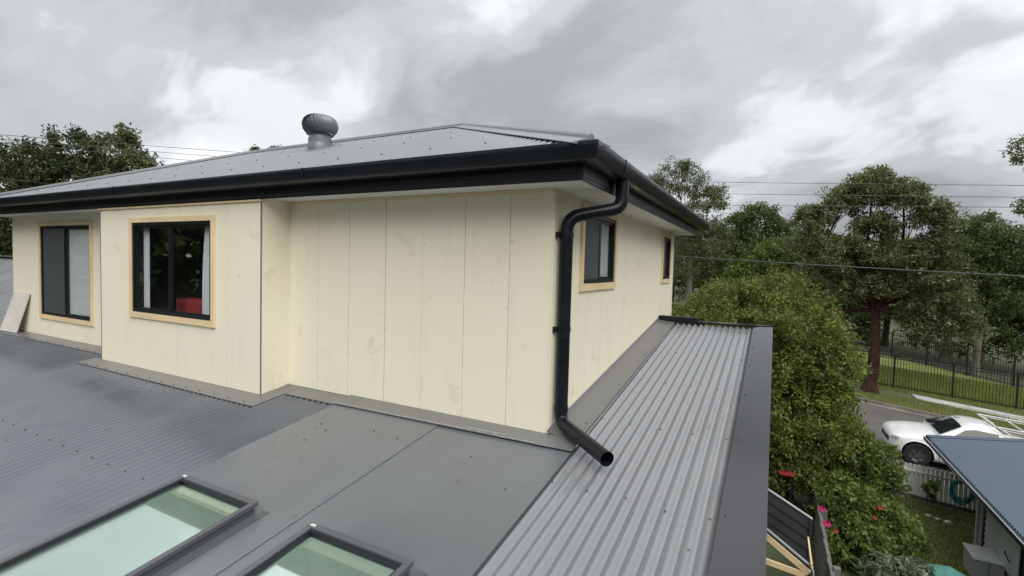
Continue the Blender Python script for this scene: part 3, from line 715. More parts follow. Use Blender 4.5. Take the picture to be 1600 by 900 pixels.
# ------------------------------------------------------------------ things at the windows and on the roof
def curtain(name, label, x0, x1, y, z0, z1, amp=0.018, m='curtain', flare=0.0):
    b = MB(); n = 24
    for i in range(n + 1):
        u = i / n; x = x0 + (x1 - x0) * u; yy = y + amp * math.sin(u * 6 * math.pi)
        for j in range(7):
            v = j / 6; b.v.append((x + flare * (v - 0.2) ** 2 * (1 - u), yy, z0 + (z1 - z0) * v))
    for i in range(n):
        for j in range(6): b.f.append((i * 7 + j, (i + 1) * 7 + j, (i + 1) * 7 + j + 1, i * 7 + j + 1))
    return tag(b.build(name, m, smooth=True), label, 'curtain')
curtain('curtain', 'narrow white curtain at the left side of the bay window', -5.065, -4.94, BAYY + 0.085, 0.655, 1.60, 0.007)
curtain('curtain', 'white curtain gathered at the right side of the bay window', -3.92, -3.72, BAYY + 0.085, 0.655, 1.60, 0.009, flare=0.09)
b = MB(); b.box(-7.64, -6.92, 0.040, 0.044, 0.37, 1.62); b.tube([(-7.64, 0.056, 1.612), (-6.92, 0.056, 1.612)], 0.014, 10)
tag(b.build('roller_blind', 'blind'), 'pale roller blind drawn down in the leftmost window', 'blind')
b = MB(); b.box(-0.044, -0.040, 1.135, 1.507, 1.16, 1.70); b.tube([(-0.056, 1.135, 1.69), (-0.056, 1.507, 1.69)], 0.014, 10)
tag(b.build('roller_blind', 'blind'), 'pale roller blind in the side window next to the downpipe', 'blind')
b = MB(); b.box(-0.044, -0.040, 4.31, 4.53, 1.16, 1.70); b.tube([(-0.056, 4.31, 1.69), (-0.056, 4.53, 1.69)], 0.014, 10)
tag(b.build('roller_blind', 'blind'), 'pale roller blind in the farthest narrow side window', 'blind')
def cushion(name, label, c, s, rot=0.0):
    b = MB(); n, m = 16, 10
    for i in range(m + 1):
        f = -math.pi / 2 + math.pi * i / m
        for j in range(n):
            a = 2 * math.pi * j / n; ce = lambda v: math.copysign(abs(v) ** 0.45, v)
            b.v.append((c[0] + s[0] * ce(math.cos(f)) * ce(math.cos(a)), c[1] + s[1] * ce(math.cos(f)) * ce(math.sin(a)), c[2] + s[2] * ce(math.sin(f))))
    for i in range(m):
        for j in range(n): b.f.append((i * n + j, i * n + (j + 1) % n, (i + 1) * n + (j + 1) % n, (i + 1) * n + j))
    return tag(b.build(name, 'red', smooth=True), label, 'cushion')
cushion('red_cushion', 'red cushion on the sill inside the bay window', (-4.30, BAYY + 0.27, 0.66), (0.36, 0.13, 0.135))
b = MB(); b.box(-4.70, -3.90, BAYY + 0.12, BAYY + 0.48, 0.44, 0.52); b.box(-4.68, -4.62, BAYY + 0.14, BAYY + 0.46, -0.92, 0.44); b.box(-3.98, -3.92, BAYY + 0.14, BAYY + 0.46, -0.92, 0.44)
tag(b.build('window_bench', 'floorboards'), 'dark bench under the red cushion inside the bay window', 'bench')
b = MB(); p0, p1 = Vector((-9.56, -0.135, 0.0)), Vector((-8.99, -0.115, 0.0)); q0, q1 = Vector((-9.37, -0.012, 0.62)), Vector((-8.80, -0.012, 0.62))
b.prism([p0, p1, q1, q0], (0, -0.012, 0.003)); tag(b.build('loose_board', 'board'), 'loose pale fibre cement board leaning on the wall by the leftmost window', 'board')

# ------------------------------------------------------------------ foliage
MT['bark_red'] = mat('red_brown_bark', (0.052, 0.021, 0.014), 0.9, var=0.75, vscale=3, stretch=(3, 3, 0.8), bump=0.8, bscale=14)
MT['bark_grey'] = mat('grey_bark', (0.17, 0.145, 0.115), 0.9, var=0.4, vscale=4, stretch=(3, 3, 0.7), bump=0.5, bscale=16)
MT['bark_pale'] = mat('pale_bark', (0.20, 0.175, 0.145), 0.85, var=0.35, vscale=3, stretch=(3, 3, 0.7), bump=0.3, bscale=14)
MT['leaf_hedge'] = leaf_material('hedge_leaves', (0.066, 0.092, 0.022), (0.235, 0.270, 0.056), 0.36)
MT['leaf_gum'] = leaf_material('gum_leaves', (0.070, 0.090, 0.028), (0.215, 0.240, 0.092), 0.34)
MT['leaf_dark'] = leaf_material('dark_leaves', (0.046, 0.072, 0.020), (0.135, 0.180, 0.048), 0.32)
MT['leaf_deep'] = leaf_material('deep_leaves', (0.030, 0.044, 0.016), (0.088, 0.108, 0.036), 0.28)
MT['leaf_olive'] = leaf_material('olive_leaves', (0.055, 0.072, 0.025), (0.155, 0.180, 0.065), 0.30)
MT['leaf_bright'] = leaf_material('bright_leaves', (0.065, 0.100, 0.022), (0.180, 0.235, 0.050), 0.36)
MT['leaf_silver'] = leaf_material('silver_leaves', (0.09, 0.12, 0.07), (0.24, 0.28, 0.19), 0.25)
MT['blossom'] = mat('cream_blossom', (0.60, 0.60, 0.46), 0.8, var=0.1)
MT['pink'] = mat('pink_petals', (0.52, 0.03, 0.17), 0.7, var=0.25, vscale=20)
MT['orange'] = mat('orange_petals', (0.42, 0.07, 0.04), 0.7, var=0.25, vscale=20)

def leaves(rng, C0, rad, per, size, aspect=0.42, droop=0.25, flat=0.85, upb=0.35):
    """quads for leaves scattered round clump centres C0 (n,3) with clump radii rad (n,)"""
    n = len(C0); idx = np.repeat(np.arange(n), per); m = len(idx)
    d = rng.normal(size=(m, 3)); d /= np.linalg.norm(d, axis=1)[:, None]
    r = rng.random(m) ** 0.55
    off = d * (r * rad[idx])[:, None]; off[:, 2] *= flat
    P = C0[idx] + off
    ax = d * 0.8 + rng.normal(size=(m, 3)) * 0.6; ax[:, 2] -= droop; ax /= np.linalg.norm(ax, axis=1)[:, None]
    nn = rng.normal(size=(m, 3)) * 0.7 + d * 0.5; nn[:, 2] += upb
    s = np.cross(ax, nn); s /= (np.linalg.norm(s, axis=1)[:, None] + 1e-9)
    L = size * (0.6 + 0.8 * rng.random(m)); W = L * aspect
    up = np.cross(s, ax)
    V = np.empty((m, 4, 3))
    V[:, 0] = P - ax * (L / 2)[:, None]; V[:, 2] = P + ax * (L / 2)[:, None]
    mid = P + up * (L * 0.10)[:, None]
    V[:, 1] = mid + s * (W / 2)[:, None]; V[:, 3] = mid - s * (W / 2)[:, None]
    return V, idx

def shell_points(rng, lobes, n, inner=0.55, low=-0.75):
    w = np.array([l[3] * l[4] + l[4] * l[5] + l[3] * l[5] for l in lobes]); w = w / w.sum()
    k = rng.choice(len(lobes), size=n, p=w); out = np.empty((n, 3)); Lb = np.array(lobes)
    d = rng.normal(size=(n, 3)); d /= np.linalg.norm(d, axis=1)[:, None]
    d[:, 2] = np.where(d[:, 2] < low, -d[:, 2], d[:, 2])
    r = inner + (1 - inner) * rng.random(n) ** 0.6
    r *= 1 + 0.13 * np.sin(d[:, 0] * 5 + k) * np.cos(d[:, 1] * 6 + 2 * k) + rng.normal(size=n) * 0.05
    return Lb[k, :3] + d * r[:, None] * Lb[k, 3:6], k

def limb(b, a, c, r0, r1, rng, n=6, bend=0.12, seg=7):
    a = np.array(a, float); c = np.array(c, float); L = np.linalg.norm(c - a)
    o1 = rng.normal(size=3) * bend * L; pts = []
    for i in range(n + 1):
        t = i / n; p = a + (c - a) * t + o1 * math.sin(math.pi * t) + np.array([0, 0, -0.10 * L]) * math.sin(math.pi * t) * 0.6
        pts.append(tuple(p))
    b.tube(pts, [r0 + (r1 - r0) * (i / n) ** 0.8 for i in range(n + 1)], seg)
    return pts

def tree(name, label, base, fork, lobes, nclump, crad, per, lsize, leafm, barkm, r0, seed, cat='tree', group=None, inner=0.55, aspect=0.42, lean=(0, 0), twigs=40, blossoms=0, droop=0.25, lowcut=-0.75, stems=1, trunk_name='trunk'):
    rng = np.random.default_rng(seed)
    t = thing(name, base, label, cat, group)
    b = MB(); base_ = np.array(base, float)
    fk = base_ + np.array([lean[0], lean[1], fork])
    # trunk, flared at the foot
    pts = []; m = 22
    for i in range(m + 1):
        u = i / m; pts.append(tuple(base_ + (fk - base_) * u + np.array([math.sin(u * 3) * r0 * 0.4, math.cos(u * 4) * r0 * 0.3 - r0 * 0.3, -0.15 * (1 - u)])))
    b.tube(pts, [r0 * (1.0 + 0.75 * max(0, 1 - u * 5) ** 1.5) * (1 - 0.35 * u) * (1 + 0.07 * math.sin(u * 37 + seed) + 0.05 * math.sin(u * 71)) for u in [i / m for i in range(m + 1)]], 14)
    C0, k = shell_points(rng, lobes, nclump, inner, lowcut)
    for li, l in enumerate(lobes):
        c = np.array(l[:3]); src = np.array(pts[-1]) if li % 3 else np.array(pts[-2])
        low = 0.40 if l[2] < fk[2] + 1.0 else 1.0
        lp = limb(b, src, c + np.array([0, 0, -0.2 * l[5]]), r0 * 0.45 * low, r0 * 0.14 * low, rng, 8, 0.16)
        mine = C0[k == li]
        for q in mine[:twigs]:
            s0 = lp[rng.integers(3, len(lp))]; limb(b, s0, q, r0 * 0.11, r0 * 0.025, rng, 4, 0.08, 5)
    b.build(trunk_name, barkm, t, True)
    rad = crad * (0.65 + 0.7 * rng.random(nclump))
    V, idx = leaves(rng, C0, rad, per, lsize, aspect, droop)
    ct = rng.random(nclump)
    tint = 0.65 * ct[idx] + 0.35 * rng.random(len(idx))
    V -= np.array(base)[None, None, :]
    link('crown', quads_mesh('crown', V, leafm, tint), t)
    if blossoms:
        sel = rng.choice(nclump, size=blossoms); Cb = C0[sel] + rng.normal(size=(blossoms, 3)) * crad * 0.5
        Vb, _ = leaves(rng, Cb, np.full(blossoms, crad * 0.20), 7, lsize * 0.45, 0.8)
        o = link('blossom', quads_mesh('blossom', Vb - np.array(base)[None, None, :], 'blossom'), t); o['kind'] = 'stuff'
    return t

def G(x, y): return (x, y, gz(x))
# street tree with the red trunk and pale blossom
tree('gum_tree', 'tall tree with red brown trunk and creamy blossom behind the road', G(5.6, 24.5), 3.9,
     [(5.3, 24.6, 5.15, 1.15, 1.3, 0.95), (6.45, 24.5, 4.75, 1.0, 1.2, 0.85), (4.25, 24.7, 4.55, 0.95, 1.2, 0.80), (3.0, 24.6, 3.85, 0.85, 1.1, 0.65), (7.5, 24.4, 3.9, 0.85, 1.1, 0.75), (5.5, 24.3, 3.5, 1.0, 1.1, 0.6),
      (2.9, 24.4, 2.75, 0.9, 1.0, 0.6), (7.7, 24.3, 2.8, 0.8, 1.0, 0.55), (4.5, 24.0, 2.1, 1.6, 1.5, 0.95), (6.7, 24.2, 1.9, 1.6, 1.5, 0.95), (3.1, 24.4, 1.1, 1.0, 1.1, 0.85), (4.4, 24.2, 0.6, 1.1, 1.2, 0.8), (5.7, 23.8, 0.7, 1.2, 0.9, 0.7), (7.6, 23.8, 0.5, 1.2, 1.3, 0.9), (8.3, 23.6, -0.75, 1.0, 1.0, 0.75), (7.2, 23.8, -0.6, 0.8, 0.8, 0.5)],
     1000, 0.36, 62, 0.150, 'leaf_gum', 'bark_red', 0.26, 11, twigs=9, blossoms=420, inner=0.35, aspect=0.38)
# dome shaped hedge tree beside the lower roof
tree('hedge_tree', 'dense bright green rounded tree right beside the lower roof', G(1.9, 9.6), 2.4,
     [(1.15, 9.4, -0.25, 1.75, 1.6, 1.38), (0.15, 9.5, -0.55, 1.25, 1.3, 1.15), (2.15, 9.3, -0.75, 1.0, 1.2, 1.1), (1.75, 8.9, -1.75, 1.2, 1.2, 1.15), (2.5, 9.3, -1.7, 0.6, 0.8, 0.8), (1.7, 8.9, -2.7, 0.9, 0.9, 0.8)],
     1700, 0.22, 78, 0.072, 'leaf_hedge', 'bark_grey', 0.13, 12, twigs=25, inner=0.62, aspect=0.5, lowcut=-1.1)
tree('garden_shrub', 'dark green leafy shrub in front of the white picket fence', G(3.3, 9.9), 0.7,
     [(3.05, 9.8, -2.75, 0.70, 0.70, 0.66), (3.62, 10.0, -2.95, 0.54, 0.55, 0.50), (2.75, 9.6, -3.3, 0.55, 0.6, 0.75), (3.4, 9.6, -3.5, 0.70, 0.6, 0.55)],
     420, 0.17, 60, 0.070, 'leaf_bright', 'bark_grey', 0.06, 13, cat='shrub', twigs=20, inner=0.45, aspect=0.5, trunk_name='stem')
tree('hibiscus_bush', 'leafy garden bush with pink flowers beside the lawn', G(3.1, 7.9), 0.5,
     [(2.75, 7.7, -3.1, 0.50, 0.55, 0.55), (3.35, 7.9, -3.35, 0.60, 0.6, 0.55), (3.75, 8.1, -3.55, 0.40, 0.5, 0.45), (3.1, 7.3, -3.7, 0.75, 0.6, 0.5)],
     300, 0.15, 46, 0.085, 'leaf_bright', 'bark_grey', 0.04, 14, cat='shrub', twigs=20, inner=0.4, aspect=0.55, trunk_name='stem')
hib = bpy.data.objects['hibiscus_bush']
def flower(c, r, m, parent, seed):
    rng = random.Random(seed); b = MB()
    for i in range(6):
        a = i * math.pi / 3 + rng.uniform(-.2, .2); d = Vector((math.cos(a), -0.6 + 0.2 * math.sin(a), math.sin(a))).normalized(); s = d.cross(Vector((0, -1, 0.5))).normalized()
        p = Vector(c); b.add([p, p + d * r * 0.6 + s * r * 0.45, p + d * r, p + d * r * 0.6 - s * r * 0.45], [(0, 1, 2, 3)])
        b.add([p + Vector((0, -.012, 0)), p + d * r * 0.35 + s * r * 0.25 + Vector((0, -.02, 0.01)), p + d * r * 0.6 + Vector((0, -.03, 0.01)), p + d * r * 0.35 - s * r * 0.25 + Vector((0, -.02, 0.01))], [(0, 1, 2, 3)])
    return b.build('flower', m, parent)
for i, (c, r, m) in enumerate([((2.40, 7.1, -2.98), 0.072, 'pink'), ((2.46, 6.8, -3.10), 0.078, 'pink'), ((3.28, 7.3, -2.82), 0.05, 'orange'), ((2.60, 6.8, -3.20), 0.045, 'orange'), ((3.2, 7.2, -2.98), 0.04, 'orange')]): flower(c, r, m, hib, i)
tree('pale_bush', 'small silvery leafed bush at the bottom edge of the garden', G(3.5, 6.7), 0.25,
     [(3.35, 6.6, -3.62, 0.42, 0.35, 0.22), (3.75, 6.9, -3.70, 0.28, 0.3, 0.18)], 60, 0.13, 26, 0.13, 'leaf_silver', 'bark_grey', 0.03, 15, cat='shrub', twigs=10, aspect=0.36, trunk_name='stem')
tree('fence_plant', 'young broad leafed plant standing against the white pickets', G(4.88, 11.15), 0.3,
     [(4.88, 11.15, -3.60, 0.14, 0.12, 0.24), (4.92, 11.15, -3.85, 0.10, 0.10, 0.12)], 16, 0.09, 10, 0.11, 'leaf_bright', 'bark_grey', 0.015, 16, cat='plant', twigs=10, aspect=0.55, trunk_name='stem')
# trees behind the street, left to right
tree('tall_gum', 'tall thin crowned gum rising just past the far end of the gutter', G(-3.9, 34), 6.0,
     [(-5.0, 34, 7.6, 2.1, 1.9, 1.5), (-2.9, 34.5, 6.2, 1.6, 1.7, 1.3), (-6.8, 34, 6.6, 1.7, 1.8, 1.4), (-4.4, 33.6, 4.6, 2.3, 1.8, 1.5), (-2.6, 33.4, 3.2, 1.7, 1.6, 1.7), (-4.6, 33.4, 1.6, 2.0, 1.8, 1.8)],
     520, 0.46, 46, 0.19, 'leaf_olive', 'bark_pale', 0.24, 21, twigs=16, inner=0.3, aspect=0.3, droop=0.5)
tree('broad_tree', 'rounded dark green tree between the tall gum and the blossoming tree', G(0.4, 40), 5.0,
     [(0.3, 40, 5.0, 1.7, 1.7, 1.5), (-1.4, 40.4, 4.4, 1.5, 1.6, 1.3), (1.8, 39.6, 3.9, 1.5, 1.5, 1.3), (-0.4, 39.4, 2.2, 2.4, 1.8, 1.9), (1.6, 39, 1.2, 2.0, 1.7, 1.7)],
     420, 0.46, 60, 0.22, 'leaf_dark', 'bark_grey', 0.26, 22, twigs=8, inner=0.5)
tree('light_tree', 'lighter green tree below the rounded dark crown, behind the hedge tree', G(1.7, 33), 3.0,
     [(1.5, 33, 1.9, 1.9, 1.6, 1.4), (3.1, 32.5, 2.3, 1.5, 1.5, 1.3), (0.0, 33, 0.8, 1.6, 1.5, 1.4), (2.6, 32, 0.2, 2.0, 1.5, 1.5)],
     380, 0.42, 52, 0.19, 'leaf_bright', 'bark_grey', 0.2, 23, twigs=8, inner=0.45, blossoms=30)
tree('park_tree', 'dark tree filling the gap right of the blossoming tree', G(12.6, 36.5), 6.0,
     [(10.3, 30.5, 3.2, 1.6, 1.6, 1.4), (9.3, 30.2, 2.2, 1.3, 1.4, 1.2), (11.8, 30.2, 2.2, 1.6, 1.6, 1.4), (10.3, 29.8, 0.8, 2.0, 1.6, 1.5), (12.2, 29.8, 0.2, 1.7, 1.5, 1.5), (9.4, 29.5, -0.8, 1.4, 1.3, 1.2)],
     500, 0.42, 56, 0.18, 'leaf_dark', 'bark_grey', 0.2, 24, twigs=10, inner=0.4, blossoms=40, aspect=0.36)
tree('edge_tree', 'tree whose leafy branches reach in at the right edge of the sky', G(12.2, 20.8), 9.2,
     [(9.1, 20.1, 5.6, 0.62, 0.9, 0.62), (10.4, 20.4, 6.4, 1.3, 1.3, 1.1), (9.35, 20.1, 3.65, 0.85, 0.9, 0.42), (10.6, 20.2, 4.3, 1.2, 1.2, 1.0), (11.9, 20.6, 5.6, 1.4, 1.4, 1.2)],
     200, 0.30, 60, 0.13, 'leaf_gum', 'bark_pale', 0.2, 25, twigs=16, inner=0.35, aspect=0.34)
for i, (x, y, h, r, lm, lab) in enumerate([
        (-1.5, 50, 5.0, 3.4, 'leaf_dark', 'dark tree in the wood behind the tall gum'),
        (4.6, 48, 4.6, 3.2, 'leaf_olive', 'olive tree in the wood behind the red trunked tree'),
        (9.8, 47, 4.2, 3.2, 'leaf_dark', 'dark tree in the wood beyond the black fences'),
        (15.4, 46, 5.2, 3.4, 'leaf_olive', 'olive tree in the wood at the right edge'),
        (1.6, 45, 2.4, 3.0, 'leaf_dark', 'low dark tree in the wood behind the light green tree'),
        (6.8, 46.5, 2.6, 3.0, 'leaf_dark', 'low dark tree in the wood right behind the red trunk'),
        (12.6, 42.5, 2.6, 3.0, 'leaf_olive', 'low olive tree in the wood behind the second fence'),
        (17.6, 41.5, 2.6, 3.2, 'leaf_dark', 'low dark tree in the wood at the right end of the fences'),
        (-7.5, 48, 5.0, 3.4, 'leaf_olive', 'olive tree in the wood hidden mostly by the gutter end')]):
    zb = gz(x)
    tree('wood_tree', lab, (x, y, zb), 4.5, [(x, y, h - 1.3, r * 0.8, r * 0.7, 1.6), (x - r * 0.6, y - .5, h - 3.0, r * 0.7, r * 0.6, 1.9), (x + r * 0.6, y - .5, h - 3.2, r * 0.7, r * 0.6, 1.9), (x, y - 1, h - 5.2, r, r * 0.6, 2.0)],
         330, 0.62, 50, 0.27, lm, 'bark_grey', 0.26, 40 + i, group='trees of the wood beyond the park fence', twigs=4, inner=0.5)
# left group, behind the neighbour's roof
for i, (x, y, zt, r, lm, lab, bl) in enumerate([
        (-33.6, 8.1, 7.0, 2.1, 'leaf_deep', 'dark round topped tree at the far left of the skyline', 0),
        (-31.3, 9.2, 7.7, 2.3, 'leaf_deep', 'tallest dark tree of the clump at the left skyline', 0),
        (-29.6, 10.4, 7.9, 1.9, 'leaf_olive', 'thin pale crowned tree at the right of the left skyline clump', 20),
        (-27.9, 11.0, 5.6, 1.8, 'leaf_deep', 'low tree tapering down to the roof at the right of the left clump', 0),
        (-36.5, 6.5, 4.2, 2.2, 'leaf_olive', 'low tree at the left edge below the wires', 0)]):
    zb = -3.0
    tree('skyline_tree', lab, (x, y, zb), 4.5, [(x, y, zt - r * 0.6, r * 0.72, r * 0.75, r * 0.6), (x - r * 0.5, y - .3, zt - r * 1.25, r * 0.72, r * 0.75, r * 0.7), (x + r * 0.5, y + .3, zt - r * 1.3, r * 0.75, r * 0.75, r * 0.7), (x, y, zt - r * 2.2, r, r, r * 0.9), (x, y, zt - r * 3.1, r * 0.95, r * 0.9, r * 0.8)],
         330, 0.42, 60, 0.20, lm, 'bark_grey', 0.24, 60 + i, group='clump of trees on the left skyline', twigs=8, inner=0.3 if i == 2 else 0.5)
tree('skyline_tree', 'small tree top peeping over the ridge left of the ventilator', (-35.4, 23.0, -3), 8.5,
     [(-35.9, 22.7, 9.4, 0.9, 0.9, 0.7), (-34.5, 23.4, 9.5, 0.9, 0.9, 0.7), (-35.2, 23.0, 8.0, 1.8, 1.6, 1.4)], 90, 0.4, 50, 0.2, 'leaf_olive', 'bark_grey', 0.2, 70, twigs=6, inner=0.4)
# far woodland that reads as one mass
rng = np.random.default_rng(5)
lobes = []
for a in np.linspace(-75, 283, 104):
    d = rng.uniform(85, 105) if a < 64 else rng.uniform(42, 60); x = CAM.x + d * math.sin(R(a)); y = CAM.y + d * math.cos(R(a)); lobes.append((x, y, rng.uniform(-1.5, 1.0), 6.5, 6.5, rng.uniform(3.5, 5.5) if a < 64 else rng.uniform(9, 13)))
C0, k = shell_points(rng, lobes, 6600, 0.75, -0.4)
V, idx = leaves(rng, C0, np.full(len(C0), 1.6), 30, 0.95, 0.6)
ct = rng.random(len(C0))
tag(link('far_woodland', quads_mesh('far_woodland', V, 'leaf_dark', 0.7 * ct[idx] + 0.3 * rng.random(len(idx)))), 'dark wood closing the view behind the park', 'woodland', kind='stuff')
# grass
def grass(name, label, polys, n, h, m, seed, dz=0.0):
    rng = np.random.default_rng(seed); P = []
    for (x0, x1, y0, y1), w in polys:
        k = int(n * w); P.append(np.stack([rng.uniform(x0, x1, k), rng.uniform(y0, y1, k)], 1))
    P = np.concatenate(P); k = len(P); z = np.array([gz(a) for a in P[:, 0]]) + dz
    a = rng.uniform(0, 6.28, k); hh = h * rng.uniform(0.4, 1.2, k); w = 0.006 + 0.004 * rng.random(k); w *= (h / 0.06) ** 0.5
    le = rng.normal(size=(k, 2)) * (hh * 0.5)[:, None]
    V = np.empty((k, 4, 3)); sx, sy = np.cos(a) * w, np.sin(a) * w
    V[:, 0] = np.stack([P[:, 0] - sx, P[:, 1] - sy, z], 1); V[:, 1] = np.stack([P[:, 0] + sx, P[:, 1] + sy, z], 1)
    V[:, 2] = np.stack([P[:, 0] + sx * .3 + le[:, 0], P[:, 1] + sy * .3 + le[:, 1], z + hh], 1); V[:, 3] = np.stack([P[:, 0] - sx * .3 + le[:, 0], P[:, 1] - sy * .3 + le[:, 1], z + hh], 1)
    return tag(link(name, quads_mesh(name, V, m, rng.random(k))), label, 'grass', kind='stuff')
MT['blade'] = leaf_material('lawn_blades', (0.130, 0.160, 0.050), (0.330, 0.360, 0.120), 0.3)
MT['blade2'] = leaf_material('park_blades', (0.14, 0.17, 0.035), (0.26, 0.29, 0.07), 0.3)
grass('lawn_grass', 'short green grass of the garden lawn', [((2.6, 7.0, 7.0, 11.4), 0.8), ((4.2, 5.9, 10.9, 11.45), 0.2)], 60000, 0.06, 'blade', 3, 0.004)
grass('park_grass', 'pale green grass behind the black fence', [((4.5, 14, 26.5, 34), 1.0)], 60000, 0.10, 'blade2', 4, 0.05)
grass('verge_grass', 'sparse grass strip along the footpath', [((5.0, 13, 22.3, 24.6), 0.7), ((5.0, 13, 25.7, 26.5), 0.3)], 26000, 0.07, 'blade', 6, 0.05)

# ------------------------------------------------------------------ fences
MT['fence_black'] = mat('black_steel', (0.008, 0.009, 0.010), 0.5, var=0.2)
MT['picket'] = mat('white_picket_paint', (0.80, 0.80, 0.78), 0.6, var=0.16, vscale=3, stretch=(2, 2, 0.5))
MT['weathered'] = mat('weathered_timber', (0.15, 0.145, 0.14), 0.85, var=0.3, vscale=3, stretch=(3, 3, 0.4))
def steel_fence(label, pts, h, step, post_d):
    x0, y0 = pts[0]
    t = thing('steel_fence', (x0, y0, gz(x0)), label, 'fence', None); B = Vector((x0, y0, gz(x0)))
    bal = MB(); bal.box(-0.0085, 0.0085, -0.0085, 0.0085, 0.07, h); me = bal.mesh('baluster', 'fence_black')
    pm = MB(); pm.box(-0.035, 0.035, -0.035, 0.035, -0.1, h + 0.03).box(-0.04, 0.04, -0.04, 0.04, h + 0.03, h + 0.045); pme = pm.mesh('post', 'fence_black')
    for (xa, ya), (xb, yb) in zip(pts[:-1], pts[1:]):
        L = math.hypot(xb - xa, yb - ya); ang = math.atan2(yb - ya, xb - xa); np_ = max(1, round(L / post_d))
        for i in range(np_):
            u0, u1 = i / np_, (i + 1) / np_
            p0 = Vector((xa + (xb - xa) * u0, ya + (yb - ya) * u0, 0)); p1 = Vector((xa + (xb - xa) * u1, ya + (yb - ya) * u1, 0)); p0.z = gz(p0.x) + 0.05; p1.z = gz(p1.x) + 0.05
            link('post', pme, t, p0 - B, (0, 0, ang))
            for zz in (0.12, h - 0.16, h - 0.02): MB().bar(p0 + Vector((0, 0, zz)), p1 + Vector((0, 0, zz)), 0.03, 0.035).build('rail', 'fence_black', t)
            d = (p1 - p0).length; k = int(d / step)
            for j in range(1, k):
                link('baluster', me, t, p0.lerp(p1, j / k) - B, (0, 0, ang))
        link('post', pme, t, p1 - B, (0, 0, ang))
steel_fence('near black steel fence with upright bars along the footpath', [(2.4, 26.55), (13.6, 26.75)], 1.62, 0.115, 2.24)
steel_fence('second black steel fence farther back across the park lawn', [(3.5, 40.2), (9.0, 39.4), (13.6, 34.1), (17.5, 34.0)], 1.75, 0.13, 2.3)
# white picket fence
pf = thing('picket_fence', (5.0, 11.55, gz(5.0)), 'white timber picket fence between the garden lawn and the parked ute', 'fence')
x = 3.0; i = 0; PH = 0.86
while x < 5.78:
    b = MB(); z = gz(x); hh = PH + random.uniform(-.012, .012); w = 0.034; tl = random.uniform(-0.004, 0.004)
    b.prism([(x - w, 11.535, z + 0.05), (x + w, 11.535, z + 0.05), (x + w + tl, 11.535, z + hh - 0.012), (x + w * 0.75 + tl, 11.535, z + hh), (x - w * 0.75 + tl, 11.535, z + hh), (x - w + tl, 11.535, z + hh - 0.012)], (0, 0.018, 0))
    b.build('picket', 'picket', pf); x += 0.0865; i += 1
for dz in (0.70,):
    MB().bar((2.95, 11.515, gz(2.95) + dz), (5.78, 11.515, gz(5.78) + dz), 0.036, 0.05).build('rail', 'picket', pf)
MB().bar((2.95, 11.505, gz(2.95) + 0.09), (5.78, 11.505, gz(5.78) + 0.09), 0.04, 0.09).build('plinth_board', 'weathered', pf)
for x in (3.2, 5.80): b = MB(); b.box(x - 0.035, x + 0.035, 11.49, 11.56, gz(x) - 0.1, gz(x) + 0.95); b.build('post', 'picket', pf, bevel=0.004)
# hose hung on the fence
MT['hose'] = mat('teal_hose', (0.03, 0.28, 0.36), 0.4, var=0.3, vscale=9)
hs = thing('garden_hose', (5.50, 11.44, gz(5.5) + 0.1), 'coiled teal garden hose hanging on the white picket fence', 'hose')
for k in range(7):
    b = MB(); rr = 0.155 + 0.011 * k; pts = []
    for i in range(36):
        a = 2 * math.pi * i / 36; sag = 1.0 + 0.14 * (math.sin(a) < 0) * abs(math.sin(a)) * (k / 3.5)
        pts.append((5.512 + rr * math.cos(a), 11.475 - 0.010 * (k % 3) + 0.012 * math.sin(3 * a + k), -3.655 + rr * 1.18 * math.sin(a) * sag))
    b.tube(pts, 0.0095, 7, closed=True); b.build('hose_loop', 'hose', hs, True)
b = MB(); b.tube([(5.512, 11.47, -3.48), (5.54, 11.44, -3.44), (5.62, 11.45, -3.47), (5.70, 11.44, -3.60), (5.72, 11.45, -3.9)], 0.0095, 7); b.build('hose_tail', 'hose', hs, True)
b = MB(); b.box(5.46, 5.56, 11.46, 11.512, -3.47, -3.41); b.build('hook', 'picket', hs, bevel=0.006)
# boundary fence running along the side of the house
bf = thing('boundary_fence', (2.36, 6.6, gz(2.36)), 'weathered grey timber boundary fence beside the pink flowers', 'fence')
for i in range(24):
    y = 4.9 + 0.2 * i; b = MB(); zt = -3.02 + 0.012 * math.sin(i * 2.1) - 0.02 * (i % 3)
    b.box(2.35, 2.368, y, y + 0.19, gz(2.36) - 0.05, zt); b.build('paling', 'weathered', bf)
for z in (-3.15, -3.8): MB().bar((2.392, 4.9, z), (2.392, 9.7, z), 0.045, 0.075).build('rail', 'weathered', bf)
for y in (5.2, 7.2, 9.2): b = MB(); b.box(2.415, 2.505, y, y + 0.09, gz(2.4) - 0.1, -3.06); b.build('post', 'weathered', bf)

